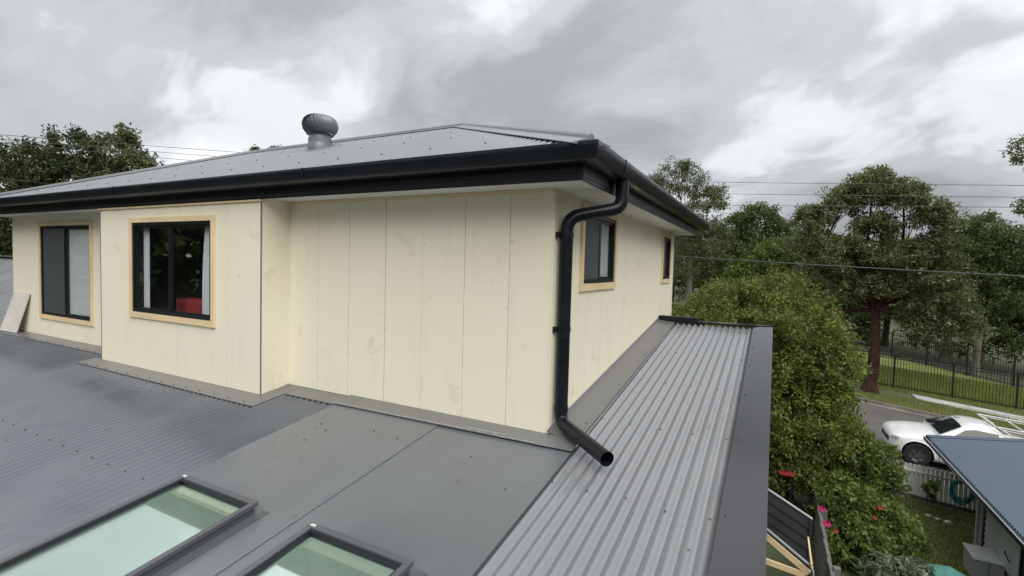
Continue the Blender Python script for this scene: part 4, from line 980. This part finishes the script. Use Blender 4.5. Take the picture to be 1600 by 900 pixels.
# ------------------------------------------------------------------ dark lean-to and pine framing below the roof edge
MT['dark_board'] = mat('charcoal_weatherboard', (0.028, 0.031, 0.038), 0.5, var=0.25, vscale=3)
MT['pine'] = mat('new_pine', (0.72, 0.56, 0.32), 0.6, var=0.15, vscale=4, stretch=(1, 1, 3))
MT['galv'] = mat('galvanised', (0.55, 0.57, 0.58), 0.4, metal=0.5, var=0.15)
lt = thing('lean_to', (1.85, 5.6, gz(1.85)), 'charcoal lapped board lean-to below the parapet edge', 'lean-to')
sl = -0.51
for i in range(5):
    z0 = -2.24 - 0.165 * (i + 1); b = MB(); xa, xb = 1.30, 2.13
    P = lambda x, z, y: (x, y, z + sl * (x - 1.54))
    b.add([P(xa, z0 - 0.012, 5.50), P(xb, z0 - 0.012, 5.50), P(xb, z0 + 0.165, 5.524), P(xa, z0 + 0.165, 5.524), P(xa, z0 - 0.012, 5.52), P(xb, z0 - 0.012, 5.52), P(xb, z0 + 0.165, 5.544), P(xa, z0 + 0.165, 5.544)],
          [(0, 1, 2, 3), (7, 6, 5, 4), (0, 4, 5, 1), (1, 5, 6, 2), (2, 6, 7, 3), (3, 7, 4, 0)]); b.build('board', 'dark_board', lt)
MB().bar((1.28, 5.53, -2.232 + sl * (1.28 - 1.54)), (2.14, 5.53, -2.232 + sl * (2.14 - 1.54)), 0.06, 0.012).build('top_flashing', 'galv', lt)
b = MB(); b.box(2.10, 2.14, 5.49, 5.56, gz(2.1), -2.57); b.build('corner_post', 'dark_board', lt)
tr = thing('pine_frame', (1.8, 4.6, gz(1.8)), 'new pine roof frame with pale diagonal timber below the parapet edge', 'frame')
def stick(a, c, w=0.038, h=0.075, m='pine', n='timber'): MB().bar(a, c, w, h).build(n, m, tr)
sp = -0.67
for y in (4.6,):
    stick((1.44, y, -2.50), (2.06, y, -2.50 + sp * 0.62)); stick((1.44, y, -2.90), (2.02, y, -2.965)); stick((1.58, y + 0.04, -2.62), (1.58, y + 0.04, -2.90), 0.038, 0.06); stick((1.99, y + 0.04, -2.84), (1.99, y + 0.04, -2.97), 0.03, 0.04)
    for x in (1.50, 2.0): stick((x, y, gz(x)), (x, y, -2.95), 0.045, 0.07)
stick((2.08, 4.5, -2.76), (2.08, 5.3, -2.76), 0.02, 0.06)
MB().bar((1.44, 4.57, -2.375), (2.10, 4.57, -2.375 - 0.66 * 0.66), 0.03, 0.022).build('edge_trim', 'galv', tr)
b = MB(); b.tube([(2.07, 4.56, -2.79), (2.10, 4.54, -2.83), (2.12, 4.55, -3.0), (2.13, 4.56, -4.0)], 0.012, 8); b.build('drip_pipe', 'galv', tr, True)
b = MB(); MT['redwhite'] = mat('red_plastic', (0.30, 0.03, 0.03), 0.5, var=0.2)
rb_ = thing('red_bench', (1.95, 8.0, gz(1.95)), 'small red slatted bench half hidden under the rounded tree', 'bench')
for i in range(4):
    b = MB(); b.box(1.72, 1.98, 7.90 + 0.075 * i, 7.955 + 0.075 * i, -2.80, -2.775); b.build('slat', 'redwhite', rb_)
for x in (1.74, 1.92): b = MB(); b.box(x, x + 0.04, 7.92, 8.16, gz(2) - 0.02, -2.80); b.build('leg', 'fence_black', rb_)

# ------------------------------------------------------------------ cottage at the right edge
MT['blue_roof'] = steel_material('blue_grey_roofing', (0.075, 0.100, 0.140), 0.55, 0.35, dirt=0.3)
MT['navy'] = mat('navy_paint', (0.008, 0.022, 0.034), 0.4, var=0.25)
MT['weatherboard'] = mat('grey_weatherboard', (0.40, 0.40, 0.41), 0.7, var=0.1, vscale=2)
cg = thing('cottage', (6.6, 9.0, gz(6.6)), 'grey weatherboard cottage with blue grey roof and navy trim at the right edge', 'cottage')
CX, CY0, CY1, EZ = 4.90, 5.0, 11.72, -2.585; cs = 0.13
b = MB(); n = int((CY1 - CY0) / 0.0127)
for i in range(n + 1):
    y = CY0 + (CY1 - CY0) * i / n; z = EZ + 0.03 + corr(y, 0.016, 0.09)
    b.v.append((CX - 0.02, y, z)); b.v.append((CX + 2.6, y, z + cs * 2.6)); b.v.append((CX + 5.2, y, z))
for i in range(n): b.f.append((3 * i, 3 * i + 1, 3 * i + 4, 3 * i + 3)); b.f.append((3 * i + 1, 3 * i + 2, 3 * i + 5, 3 * i + 4))
b.build('roof', 'blue_roof', cg, True)
b = MB(); b.add([(CX - 0.04, CY1 - 0.16, EZ + 0.044), (CX + 2.6, CY1 - 0.16, EZ + 0.044 + cs * 2.6), (CX + 2.6, CY1 + 0.03, EZ + 0.052 + cs * 2.6), (CX - 0.04, CY1 + 0.03, EZ + 0.052), (CX - 0.04, CY1 + 0.03, EZ - 0.1), (CX + 2.6, CY1 + 0.03, EZ - 0.1 + cs * 2.6)], [(0, 1, 2, 3), (3, 2, 5, 4)]); b.build('barge_cap', 'blue_roof', cg)
b = MB()
for i in range(20):
    x = CX + 0.10 + i * 0.19; 
    if x < CX + 2.5: b.box(x, x + 0.09, CY1 - 0.168, CY1 - 0.1605, EZ + 0.034 + cs * (x - CX), EZ + 0.043 + cs * (x - CX))
o = b.build('barge_notches', 'navy', cg); o['kind'] = 'stuff'
b = MB(); b.box(CX - 0.09, CX - 0.015, CY0, CY1 + 0.02, EZ - 0.07, EZ + 0.016); b.build('gutter', 'navy', cg, bevel=0.01)
b = MB(); b.box(CX - 0.095, CX - 0.082, CY0, CY1 + 0.02, EZ + 0.0165, EZ + 0.026); b.build('gutter_lip', 'galv', cg)
b = MB(); b.box(CX - 0.01, CX + 0.32, CY0, CY1 - 0.1, EZ - 0.10, EZ - 0.075); b.build('eave_lining', 'navy', cg)
z = gz(5.2) - 0.1
b = MB(); b.box(5.26, 9.8, 5.3, 9.45, z, EZ + 0.0); b.build('wall', 'weatherboard', cg)
k = 0
while z + 0.12 * k < EZ - 0.1:
    z0 = z + 0.12 * k; b = MB(); b.prism([(5.232, 5.3, z0), (5.255, 5.3, z0 + 0.12), (5.262, 5.3, z0 + 0.12), (5.262, 5.3, z0)], (0, 4.1, 0)); b.build('weatherboard', 'weatherboard', cg); k += 1
b = MB(); b.box(5.22, 5.30, 9.15, 9.24, z, EZ - 0.08); b.build('downpipe', 'navy', cg, bevel=0.01)
b = MB(); b.box(5.19, 5.262, 9.402, 9.47, z, EZ - 0.08); b.build('corner_board', 'weatherboard', cg)
b = MB(); b.box(5.225, 5.262, 7.2, 7.9, -3.6, -2.95); b.build('window', 'navy', cg)
MT['cabinet'] = mat('light_grey_metal', (0.46, 0.47, 0.47), 0.45, var=0.1, vscale=3)
cb = thing('utility_cabinet', (5.0, 8.35, gz(5)), 'low light grey metal cabinet against the cottage wall', 'cabinet')
b = MB(); b.box(4.80, 5.20, 8.05, 8.62, gz(5) - 0.02, -3.70); b.build('body', 'cabinet', cb, bevel=0.008)
b = MB(); b.box(4.78, 5.21, 8.03, 8.64, -3.699, -3.675); b.build('lid', 'cabinet', cb, bevel=0.006)
b = MB(); b.box(4.99, 4.995, 8.041, 8.048, gz(5) + 0.02, -3.71); b.build('door_seam', 'navy', cb)
b = MB(); b.tube([(5.05, 8.03, -3.78), (5.05, 8.00, -3.78), (5.12, 8.00, -3.78), (5.12, 8.03, -3.78)], 0.008, 6); b.build('handle', 'galv', cb)
pn = thing('upright_panel', (5.2, 7.95, gz(5.2)), 'tall light grey panel with a slot handle leaning by the cabinet', 'panel')
b = MB(); b.prism([(5.20, 8.30, -3.72), (5.20, 7.55, -3.72), (5.215, 7.55, -3.05), (5.215, 7.62, -2.98), (5.215, 8.22, -2.98), (5.215, 8.30, -3.05)], (-0.02, 0, 0)); b.build('sheet', 'cabinet', pn)
b = MB(); b.tube([(5.175, 8.0, -3.40), (5.155, 7.98, -3.42), (5.155, 7.82, -3.48), (5.175, 7.80, -3.50)], 0.010, 6); b.build('handle', 'navy', pn)
b = MB(); b.box(5.14, 5.20, 7.6, 7.66, gz(5.2), -3.72); b.box(5.14, 5.20, 8.2, 8.26, gz(5.2), -3.72); b.build('leg', 'cabinet', pn)
# teal garden parasol, top seen at the bottom edge
MT['teal'] = mat('teal_canvas', (0.10, 0.30, 0.26), 0.75, var=0.15, vscale=5)
um = thing('garden_parasol', (4.22, 7.1, gz(4.2)), 'teal canvas parasol top at the bottom edge of the lawn', 'parasol')
b = MB(); ap = (4.22, 7.1, -3.49); cn = []
for i in range(8):
    a = 2 * math.pi * i / 8 + 0.3; cn.append((4.22 + 0.62 * math.cos(a), 7.1 + 0.62 * math.sin(a), -3.80))
b.add([ap] + cn, [(0, 1 + i, 1 + (i + 1) % 8) for i in range(8)]); b.add(cn + [(x, y, z - 0.06) for x, y, z in cn], [(i, (i + 1) % 8, 8 + (i + 1) % 8, 8 + i) for i in range(8)]); b.build('canopy', 'teal', um)
b = MB(); b.tube([(4.22, 7.1, gz(4.2)), (4.22, 7.1, -3.50)], 0.018, 8); b.build('pole', 'galv', um, True)
MT['stone'] = mat('pale_stone', (0.52, 0.46, 0.38), 0.85, var=0.3, vscale=12)
for i, (x, y, s, lab) in enumerate([(4.755, 10.66, 0.055, 'leftmost pale stone on the lawn edge'), (4.90, 10.61, 0.05, 'middle pale stone on the lawn edge'), (5.06, 10.54, 0.07, 'rightmost and whitest stone on the lawn edge')]):
    b = MB(); rng_ = random.Random(i); n_, m_ = 10, 6
    for r_ in range(m_ + 1):
        f = -math.pi / 2 + math.pi * r_ / m_
        for j in range(n_):
            a = 2 * math.pi * j / n_; q = 1 + 0.14 * math.sin(3 * a + i) * math.cos(f); b.v.append((x + s * 1.3 * q * math.cos(f) * math.cos(a), y + s * q * math.cos(f) * math.sin(a), gz(x) + s * 0.5 + s * 0.7 * math.sin(f)))
    for r_ in range(m_):
        for j in range(n_): b.f.append((r_ * n_ + j, r_ * n_ + (j + 1) % n_, (r_ + 1) * n_ + (j + 1) % n_, (r_ + 1) * n_ + j))
    tag(b.build('stone', 'stone', smooth=True), lab, 'stone', 'pale stones on the lawn')

# ------------------------------------------------------------------ parked white ute (nose towards -X)
MT['carpaint'] = mat('white_car_paint', (0.74, 0.74, 0.74), 0.25, coat=0.6, var=0.03)
MT['tyre'] = mat('tyre_rubber', (0.012, 0.012, 0.012), 0.8, var=0.3)
MT['alloy'] = mat('wheel_alloy', (0.10, 0.10, 0.105), 0.45, metal=0.5, var=0.1)
MT['carglass'] = glass_material('car_glass', (0.10, 0.13, 0.12), 0.10)
MT['plastic'] = mat('black_plastic', (0.012, 0.012, 0.013), 0.6, var=0.2)
MT['lamp'] = glass_material('headlamp_lens', (0.6, 0.6, 0.6), 0.25)
MT['rack'] = mat('white_rack', (0.66, 0.66, 0.63), 0.45, var=0.1)
CBX, CBY = 4.38, 15.32; CBZ = gz(6.0) - 0.005
ute = thing('parked_ute', (6.7, CBY, CBZ), 'white ute with ladder rack parked on the road behind the picket fence', 'ute')
def W(x, y, z): return (CBX + x, CBY + y, CBZ + z - SL * (x - 1.64))
# lower body: stations along the length, each (x, half width, bottom, sill, belt, top centre)
ST = [(0.00, 0.55, 0.36, 0.50, 0.62, 0.66), (0.06, 0.72, 0.26, 0.45, 0.69, 0.74), (0.22, 0.86, 0.22, 0.44, 0.74, 0.81), (0.50, 0.91, 0.21, 0.44, 0.79, 0.88), (0.88, 0.925, 0.20, 0.44, 0.85, 0.94), (1.25, 0.925, 0.20, 0.44, 0.89, 0.985), (1.42, 0.925, 0.20, 0.44, 0.905, 1.00), (2.0, 0.925, 0.20, 0.44, 0.93, 0.97), (2.8, 0.925, 0.20, 0.44, 0.94, 0.96), (3.0, 0.925, 0.22, 0.44, 0.94, 0.95)]
def sect(s):
    x, w, z0, z1, z2, z3 = s; x = x if x > 0.93 else 0.93 - (0.93 - x) * 0.66; h = []
    for y, z in ((0.80, z0), (0.97, z0 + 0.05), (1.0, z1), (0.985, (z1 + z2) / 2 + 0.05), (0.965, z2 - 0.05), (0.91, z2), (0.80, z2 + (z3 - z2) * 0.38), (0.5, z2 + (z3 - z2) * 0.82), (0.0, z3)): h.append((y * w, z))
    full = [(-y, z) for y, z in h] + [(y, z) for y, z in h[-2::-1]]
    return [W(x, y, z) for y, z in full]
b = MB(); rings = [sect(s) for s in ST]; m = len(rings[0])
for r_ in rings: b.v += r_
def arch(x, z): return min((x - 0.93) ** 2 + (z - 0.33) ** 2, 9) < 0.385 ** 2
for i in range(len(rings) - 1):
    for j in range(m - 1): b.f.append((i * m + j, i * m + j + 1, (i + 1) * m + j + 1, (i + 1) * m + j))
b.f.append(tuple(range(m))[::-1]); b.f.append(tuple((len(rings) - 1) * m + j for j in range(m)))
body = b.build('body', 'carpaint', ute, True)
sub = body.modifiers.new('smooth', 'SUBSURF'); sub.levels = 2; sub.render_levels = 2
cutters = []
for s in (-1, 1):
    q = MB(); q.tube([W(0.93, s * 0.66, 0.335), W(0.93, s * 1.2, 0.335)], 0.385, 32); co = q.build('arch_cutter', 'plastic'); cutters.append(co)
    bo = body.modifiers.new('arch', 'BOOLEAN'); bo.operation = 'DIFFERENCE'; bo.object = co; bo.solver = 'EXACT'
dg = bpy.context.evaluated_depsgraph_get(); nm = bpy.data.meshes.new_from_object(body.evaluated_get(dg)); body.modifiers.clear(); body.data = nm
nm.polygons.foreach_set('use_smooth', [True] * len(nm.polygons)); nm.set_sharp_from_angle(angle=R(35))
for co in cutters: bpy.data.objects.remove(co)
for s in (-1, 1):
    # wheel arch lip and dark well, wheel
    q = MB(); pts = [W(0.93 + 0.39 * math.cos(a), s * 0.912, 0.335 + 0.39 * math.sin(a)) for a in [math.pi * i / 14 for i in range(15)]]; q.tube(pts, 0.016, 8); q.build('arch_lip', 'carpaint', ute, True)
    q = MB(); q.lathe([(0.0001, 0.0), (0.40, 0.0)], W(0.93, s * 0.662, 0.335), 30, 'y'); q.build('wheel_well', 'plastic', ute)
    for wx in (0.93, 3.75):
        c = W(wx, s * 0.79, 0.325); hub = MB(); hub.lathe([(0.19, -0.11), (0.30, -0.115), (0.325, -0.09), (0.325, 0.09), (0.30, 0.115), (0.19, 0.11)], c, 28, 'y'); tw_ = hub.build('wheel', 'tyre', ute, True)
        q = MB(); q.lathe([(0.0001, s * 0.085), (0.05, s * 0.09), (0.06, s * 0.075), (0.17, s * 0.085), (0.20, s * 0.11), (0.205, s * 0.06)], c, 28, 'y'); q.build('rim', 'alloy', tw_, True)
        for kk in range(5):
            a = kk * 2 * math.pi / 5; MB().bar((c[0], c[1] + s * 0.095, c[2]), (c[0] + 0.185 * math.cos(a), c[1] + s * 0.10, c[2] + 0.185 * math.sin(a)), 0.05, 0.02, (0, 1, 0)).build('spoke', 'alloy', tw_)
# cabin
CS = [(1.40, 0.86, 0.80, 0.985, 1.00), (1.95, 0.86, 0.68, 0.96, 1.34), (2.15, 0.86, 0.655, 0.95, 1.415), (2.45, 0.86, 0.65, 0.95, 1.435), (2.70, 0.86, 0.66, 0.95, 1.41), (2.84, 0.86, 0.72, 0.95, 1.30), (2.98, 0.86, 0.80, 0.95, 0.99)]
b = MB(); rings = []
for x, wb, wt, zb, zt in CS:
    h = [(wb, zb - 0.12), (wb, zb), ((wb * .45 + wt * .55), zb + (zt - zb) * 0.55), (wt, zb + (zt - zb) * 0.88), (wt * 0.86, zb + (zt - zb) * 0.985), (wt * 0.45, zt + 0.012), (0, zt + 0.016)]
    rings.append([W(x, -y, z) for y, z in h] + [W(x, y, z) for y, z in h[-2::-1]])
m = len(rings[0])
for r_ in rings: b.v += r_
for i in range(len(rings) - 1):
    for j in range(m - 1): b.f.append((i * m + j, i * m + j + 1, (i + 1) * m + j + 1, (i + 1) * m + j))
b.f.append(tuple(range(m))[::-1]); b.f.append(tuple((len(rings) - 1) * m + j for j in range(m)))
b.build('cabin', 'carpaint', ute, True)
def strip(name, rows, mt, lift):
    q = MB(); n_ = len(rows[0])
    for r_ in rows: q.v += [W(p[0] + lift[0], p[1] + lift[1], p[2] + lift[2]) for p in r_]
    for i in range(len(rows) - 1):
        for j in range(n_ - 1): q.f.append((i * n_ + j, i * n_ + j + 1, (i + 1) * n_ + j + 1, (i + 1) * n_ + j))
    return q.build(name, mt, ute, True)
MT['screen'] = mat('dark_windscreen', (0.012, 0.018, 0.018), 0.06, spec=0.7, var=0.2)
strip('windscreen', [[(1.43, -0.78, 1.015), (1.43, -0.4, 1.03), (1.43, 0, 1.035), (1.43, 0.4, 1.03), (1.43, 0.78, 1.015)], [(1.93, -0.62, 1.315), (1.93, -0.35, 1.345), (1.93, 0, 1.35), (1.93, 0.35, 1.345), (1.93, 0.62, 1.315)]], 'screen', (-0.012, 0, 0.02))
for s in (-1, 1):
    strip('side_window', [[(1.62, s * 0.862, 0.985), (2.0, s * 0.868, 0.975), (2.75, s * 0.866, 0.97)], [(1.98, s * 0.712, 1.27), (2.2, s * 0.700, 1.33), (2.66, s * 0.715, 1.32)]], 'screen', (0, s * 0.014, 0))
    q = MB(); q.box(*sorted((W(1.72, 0, 0)[0], W(1.86, 0, 0)[0])), *sorted((W(0, s * 0.93, 0)[1], W(0, s * 1.08, 0)[1])), W(1.8, 0, 0.98)[2], W(1.8, 0, 1.10)[2]); q.build('mirror', 'carpaint', ute, bevel=0.03)
    q = MB(); pts = [(0.355, s * 0.64, 0.60), (0.45, s * 0.82, 0.62), (0.54, s * 0.885, 0.70), (0.46, s * 0.80, 0.735), (0.37, s * 0.66, 0.70)]
    q.add([W(x - 0.015, y * 1.02, z + 0.012) for x, y, z in pts], [tuple(range(5))]); q.build('headlight', 'lamp', ute)
    q = MB(); q.tube([W(1.42, s * 0.929, 0.25), W(1.40, s * 0.932, 0.5), W(1.44, s * 0.925, 0.86)], 0.005, 5); q.build('door_seam', 'plastic', ute)
q = MB(); q.add([W(0.300, -0.45, 0.46), W(0.300, 0.45, 0.46), W(0.322, 0.5, 0.60), W(0.322, -0.5, 0.60)], [(0, 1, 2, 3)]); q.build('grille', 'plastic', ute)
q = MB(); q.box(W(1.9, 0, 0)[0], W(2.02, 0, 0)[0], CBY - 0.02, CBY + 0.02, W(2.1, 0, 1.437)[2], W(2.1, 0, 1.45)[2]); q.build('aerial_base', 'plastic', ute)
# tray
b = MB(); z0 = W(4, 0, 0.74)[2]
def tb(x0, x1, y0, y1, za, zb_):
    return b.prism([W(x0, y0, za), W(x1, y0, za), W(x1, y1, za), W(x0, y1, za)], (0, 0, zb_ - za))
tb(3.06, 5.1, -0.93, 0.93, 0.70, 0.76); tb(3.06, 5.1, -0.93, -0.90, 0.76, 1.02); tb(3.06, 5.1, 0.90, 0.93, 0.76, 1.02); tb(5.07, 5.1, -0.90, 0.90, 0.76, 1.02); tb(3.06, 3.09, -0.90, 0.90, 0.76, 1.05)
b.build('tray', 'rack', ute); b = MB(); tb(3.0, 5.0, -0.4, 0.4, 0.45, 0.70); b.build('chassis', 'plastic', ute)
def rbar(pts, n='rack_bar', r_=0.017): q = MB(); q.tube([W(*p) for p in pts], r_, 8); q.build(n, 'rack', ute, True)
for s in (-1, 1):
    rbar([(3.12, s * 0.88, 1.02), (3.02, s * 0.84, 1.30), (2.74, s * 0.74, 1.47), (2.62, s * 0.70, 1.52)]); rbar([(2.62, s * 0.70, 1.52), (5.1, s * 0.74, 1.52)]); rbar([(5.0, s * 0.88, 1.02), (5.0, s * 0.74, 1.52)]); rbar([(2.74, s * 0.72, 1.47), (5.1, s * 0.76, 1.45)], 'rack_bar', 0.012)
    rbar([(3.95, s * 0.88, 1.02), (3.95, s * 0.74, 1.52)])
for x in (2.62, 3.2, 4.1, 5.0): rbar([(x, -0.72, 1.52), (x, 0.72, 1.52)])
b = MB(); tb(3.5, 4.9, -0.55, 0.1, 0.765, 1.10); b.build('tool_box', 'rack', ute)

# fallen leaves and grit blown onto the lower roof
rl = np.random.default_rng(9); k = 70
LX = np.concatenate([rl.uniform(0.3, 1.2, 26), rl.uniform(-1.9, 0.2, 18), rl.uniform(-7, -2, 26)]); LY = np.concatenate([rl.uniform(-1.5, 3.7, 26), rl.uniform(-1.5, -0.25, 18), rl.uniform(-2.2, -0.6, 26)])
PZ = T * LY + np.where(LX > 0.25, 0.006, np.where(LX > -1.96, 0.020, 0.007))
an = rl.uniform(0, 6.28, k); le = rl.uniform(0.010, 0.030, k)
V = np.empty((k, 4, 3)); dx_, dy_ = np.cos(an) * le, np.sin(an) * le
for q, (f, g_, h_) in enumerate(((-0.5, 0, 0), (0, 0.2, 0.004), (0.5, 0, 0.001), (0, -0.2, 0.003))): V[:, q] = np.stack([LX + dx_ * f - dy_ * g_, LY + dy_ * f + dx_ * g_, PZ + h_], 1)
MT['litter'] = leaf_material('dry_leaves', (0.07, 0.05, 0.03), (0.34, 0.32, 0.26), 0.1)
tag(link('leaf_litter', quads_mesh('leaf_litter', V, 'litter', rl.random(k))), 'scattered dry leaves and grit on the lower roof', 'litter', kind='stuff')

# ------------------------------------------------------------------ neighbour's roof at the left edge
nb = thing('neighbour_house', (-20, 5.5, -3.0), 'plain grey roofed house showing at the left edge behind the leaning board', 'house')
b = MB(); n = 180
for i in range(n + 1):
    x = -27 + 13.0 * i / n; z = 0.01 * math.cos(i * 1.6)
    b.v.append((x, 0.6, -0.95 + z)); b.v.append((x, 4.4, 1.06 + z)); b.v.append((x, 8.2, -0.95 + z))
for i in range(n): b.f.append((3 * i, 3 * i + 3, 3 * i + 4, 3 * i + 1)); b.f.append((3 * i + 1, 3 * i + 4, 3 * i + 5, 3 * i + 2))
b.build('roof', 'roof_up', nb, True)
b = MB(); b.bar((-27.1, 4.4, 1.10), (-13.9, 4.4, 1.10), 0.34, 0.035); b.build('ridge_cap', 'roof_up', nb)
b = MB(); b.box(-26.7, -14.3, 0.9, 7.9, -3.1, -0.85); b.build('wall', 'weatherboard', nb)

# ------------------------------------------------------------------ overhead wires
MT['wire'] = mat('wire', (0.10, 0.10, 0.10), 0.6, var=0.1)
MT['cable'] = mat('twisted_cable', (0.055, 0.060, 0.060), 0.6, var=0.2)
def wire(label, a, c, r_, sag, m='wire', name='power_line'):
    b = MB(); a, c = Vector(a), Vector(c); pts = []
    for i in range(25):
        u = i / 24; p = a.lerp(c, u); p.z -= sag * 4 * u * (1 - u); pts.append(p)
    b.tube(pts, r_, 6); return tag(b.build(name, m, smooth=True), label, 'wire')
def ext(a, c, e0, e1):
    a, c = Vector(a), Vector(c); d = c - a; return a - d * e0, c + d * e1
for lab, a, c in (('top wire of the three crossing the sky at right', (-1.804, 23, 5.705), (9.884, 23, 4.94)), ('middle wire of the three crossing the sky at right', (-1.78, 23, 5.136), (9.909, 23, 4.484)), ('lowest wire of the three crossing the sky at right', (-1.756, 23, 4.566), (9.93, 23, 4.1))):
    p, q = ext(a, c, 0.8, 0.8); wire(lab, p, q, 0.011, 0.05)
p, q = ext((-1.92, 16, 1.856), (7.773, 16, 1.435), 0.5, 0.6); wire('thick twisted cable crossing in front of the trees at right', p, q, 0.021, 0.10, 'cable', 'service_cable')
for lab, a, c, r_ in (('top wire over the left skyline trees', (-24.89, 3.41, 5.59), (-25.91, 16.55, 7.6), 0.012), ('middle wire over the left skyline trees', (-24.88, 3.41, 5.43), (-26.58, 16.18, 7.27), 0.012), ('lower wire over the left skyline trees', (-24.87, 3.41, 5.32), (-27.94, 15.45, 6.96), 0.012), ('thick lowest cable in front of the left skyline trees', (-24.82, 3.37, 4.07), (-35.07, 11.61, 5.23), 0.018)):
    p, q = ext(a, c, 0.4, 0.6); wire(lab, p, q, r_, 0.02)
